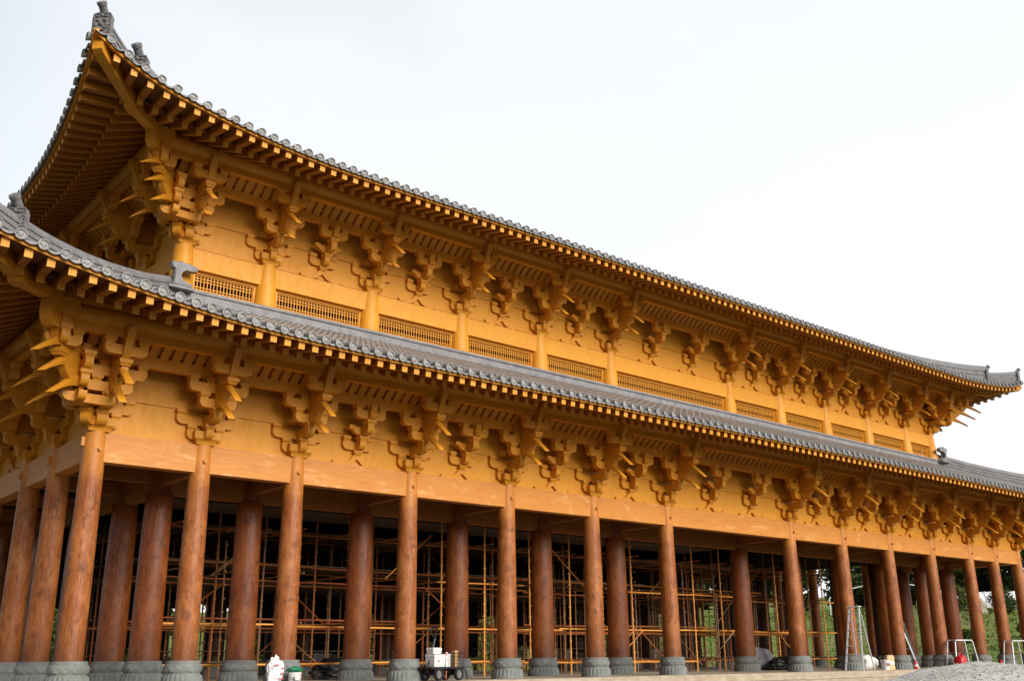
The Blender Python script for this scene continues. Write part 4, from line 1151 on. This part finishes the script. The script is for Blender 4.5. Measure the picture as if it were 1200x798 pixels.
# white canopy with arched poles
cx, cy = 98, 30; cz = gh(cx,cy)-1.3
t = thing('canopy_tent', 'long white arched canopy on poles at the top of the grass slope', 'canopy', (cx,cy,cz), rad(-62))
mb = MB(); rings = []
for k in range(13):
    x = -9+18*k/12; sag = .25*math.cos(k*PI)*.3
    rings.append([(x, -2.6+5.2*j/14, 2.1+1.3*math.sin(PI*j/14)**.8+sag*.3) for j in range(15)])
vs = [p for r in rings for p in r]; m = 15
mb.add(vs, [(i*m+j, i*m+j+1, (i+1)*m+j+1, (i+1)*m+j) for i in range(12) for j in range(m-1)])
rings2 = [[(-9+18*k/12, -2.6, 2.1), (-9+18*k/12, -2.65, .2+.9*abs(math.sin(k*PI/4)))] for k in range(13)]
mb.add([p for r in rings2 for p in r], [(2*i, 2*i+1, 2*i+3, 2*i+2) for i in range(12)])
mb.build('cover', TENT, t, smooth=60, recalc=False)
for k in range(5):
    mb = MB(); x = -9+4.5*k; mb.tube([(x,-2.6,-.5),(x,-2.6,2.1)]+[(x,-2.6+5.2*j/10,2.1+1.33*math.sin(PI*j/10)**.8) for j in range(1,10)]+[(x,2.6,2.1),(x,2.6,-.5)], .06, 6); mb.build('pole', TENT, t)
mb = MB(); mb.tube([(-24+15*k/10, -1, 3.1+1.7*math.sin(PI*k/10)**.7) for k in range(11)], .08, 6); mb.tube([(-24,-1,-.5),(-24,-1,3.1)], .07, 6); mb.build('arched_pole', TENT, t)
mb = MB(); mb.tube([(9+12*k/10, -1, 2.8+1.4*math.sin(PI*k/10)**.7) for k in range(11)], .08, 6); mb.tube([(21,-1,-.5),(21,-1,2.8)], .07, 6); mb.build('arched_pole', TENT, t)
t = thing('boulder', 'pale upright boulder on the grass in front of the white canopy', 'boulder', (88.6, 31.2, gh(88.6,31.2)-.2)); mb = MB(); r = random.Random(4); rings = []
for k in range(7):
    f = k/6; s = .8*(1-.75*f**1.6)
    rings.append([(s*math.cos(2*PI*j/12)*r.uniform(.82,1.15), s*math.sin(2*PI*j/12)*r.uniform(.82,1.15), 1.9*f+r.uniform(-.06,.06)) for j in range(12)])
mb.loft(rings); mb.build('rock', ROCK, t, smooth=0)
lx, ly = 72.9, 37.2
t = thing('lamp_post', 'thin pale lamp post standing on the grass seen between the columns', 'lamp post', (lx,ly,gh(lx,ly)))
mb = MB(); mb.tube([(0,0,0),(0,0,4.6)], [.14,.10], 10); mb.build('pole', TENT, t)
mb = MB(); mb.lathe([(.10,4.6),(.26,4.7),(.30,5.0),(.20,5.25),(.05,5.3)], 12); mb.build('lamp_head', TENT, t)

# grass and scrub on the slope: nobody could count the blades
mb = MB(); r = random.Random(9)
for k in range(26000):
    x = r.uniform(34, 104); y = r.uniform(2, 70); s = .85*x+.53*y
    if s < 45 or s > 118: continue
    z = gh(x, y); hgt = r.uniform(.05,.18)*(1.8 if (math.sin(x*.31)*math.sin(y*.27) > .45) else 1); a = r.uniform(0,2*PI); w = r.uniform(.08,.22)
    mb.add([(x-w*math.cos(a),y-w*math.sin(a),z-.02),(x+w*math.cos(a),y+w*math.sin(a),z-.02),(x+r.uniform(-.2,.2),y+r.uniform(-.2,.2),z+hgt)], [(0,1,2)])
gr = mb.build('meadow_grass', GRASSB, None, smooth=0, recalc=False)
tag(gr, 'uneven green grass and weeds covering the slope behind the hall', 'grass', kind='stuff')

# ------------------------------------------------------------------ light
SUN_EL, SUN_AZ = rad(24), rad(176)          # azimuth measured from +Y towards +X
w = bpy.data.worlds.new('World'); scene.world = w; w.use_nodes = True
nt = w.node_tree; nt.nodes.clear()
out = nt.nodes.new('ShaderNodeOutputWorld')
sky = nt.nodes.new('ShaderNodeTexSky'); sky.sky_type = 'NISHITA'; sky.sun_disc = False
sky.sun_elevation = SUN_EL; sky.sun_rotation = SUN_AZ; sky.dust_density = 3
bg1 = nt.nodes.new('ShaderNodeBackground'); bg1.inputs['Strength'].default_value = .05; sky.air_density = .6
nt.links.new(sky.outputs[0], bg1.inputs['Color'])
tc_ = nt.nodes.new('ShaderNodeTexCoord'); D = tc_.outputs['Generated']
dotn = nt.nodes.new('ShaderNodeVectorMath'); dotn.operation = 'DOT_PRODUCT'; nt.links.new(D, dotn.inputs[0])
dotn.inputs[1].default_value = Vector((.86,.42,-.28)).normalized()
cl = noise(nt, mapping(nt, D, (1.4,1.4,3.0)), 1.7, 5, .55, .4)
val = math_(nt, 'ADD', dotn.outputs['Value'], math_(nt, 'MULTIPLY', math_(nt, 'SUBTRACT', cl, .5), .45))
cc = ramp(nt, maprange(nt, val, .15, .95), [(0,(.40,.42,.43)), (.20,(.74,.775,.79)), (.42,(.90,.91,.91)), (1,(.985,.98,.97))])
bg2 = nt.nodes.new('ShaderNodeBackground'); bg2.inputs['Strength'].default_value = 1.0; nt.links.new(cc, bg2.inputs['Color'])
ad = nt.nodes.new('ShaderNodeAddShader'); nt.links.new(bg1.outputs[0], ad.inputs[0]); nt.links.new(bg2.outputs[0], ad.inputs[1])
nt.links.new(ad.outputs[0], out.inputs['Surface'])
sl = bpy.data.lights.new('sun', 'SUN'); sl.energy = 4.0; sl.angle = rad(34); sl.color = (1,.96,.90)
so = bpy.data.objects.new('sun', sl); COL.objects.link(so)
sd = Vector((math.sin(SUN_AZ)*math.cos(SUN_EL), math.cos(SUN_AZ)*math.cos(SUN_EL), math.sin(SUN_EL)))
so.rotation_euler = sd.to_track_quat('Z', 'Y').to_euler(); so.location = sd*200

# ------------------------------------------------------------------ camera
cd = bpy.data.cameras.new('camera'); cam = bpy.data.objects.new('camera', cd); COL.objects.link(cam)
yaw, pit, rol = 0.69995, 0.30704, -0.00863
fw = Vector((math.sin(yaw)*math.cos(pit), math.cos(yaw)*math.cos(pit), math.sin(pit)))
rt = Vector((math.cos(yaw), -math.sin(yaw), 0)); up = rt.cross(fw)
r2 = rt*math.cos(rol)+up*math.sin(rol); u2 = -rt*math.sin(rol)+up*math.cos(rol)
cam.matrix_world = Matrix(((r2.x,u2.x,-fw.x,-38.843),(r2.y,u2.y,-fw.y,-30.162),(r2.z,u2.z,-fw.z,.681),(0,0,0,1)))
cd.sensor_fit = 'HORIZONTAL'; cd.sensor_width = 36; cd.lens = 1176.5*36/1200; cd.clip_end = 6000; cd.clip_start = .1
scene.camera = cam
scene.view_settings.view_transform = 'Standard'; scene.view_settings.look = 'None'; scene.view_settings.exposure = 0; scene.view_settings.gamma = 1
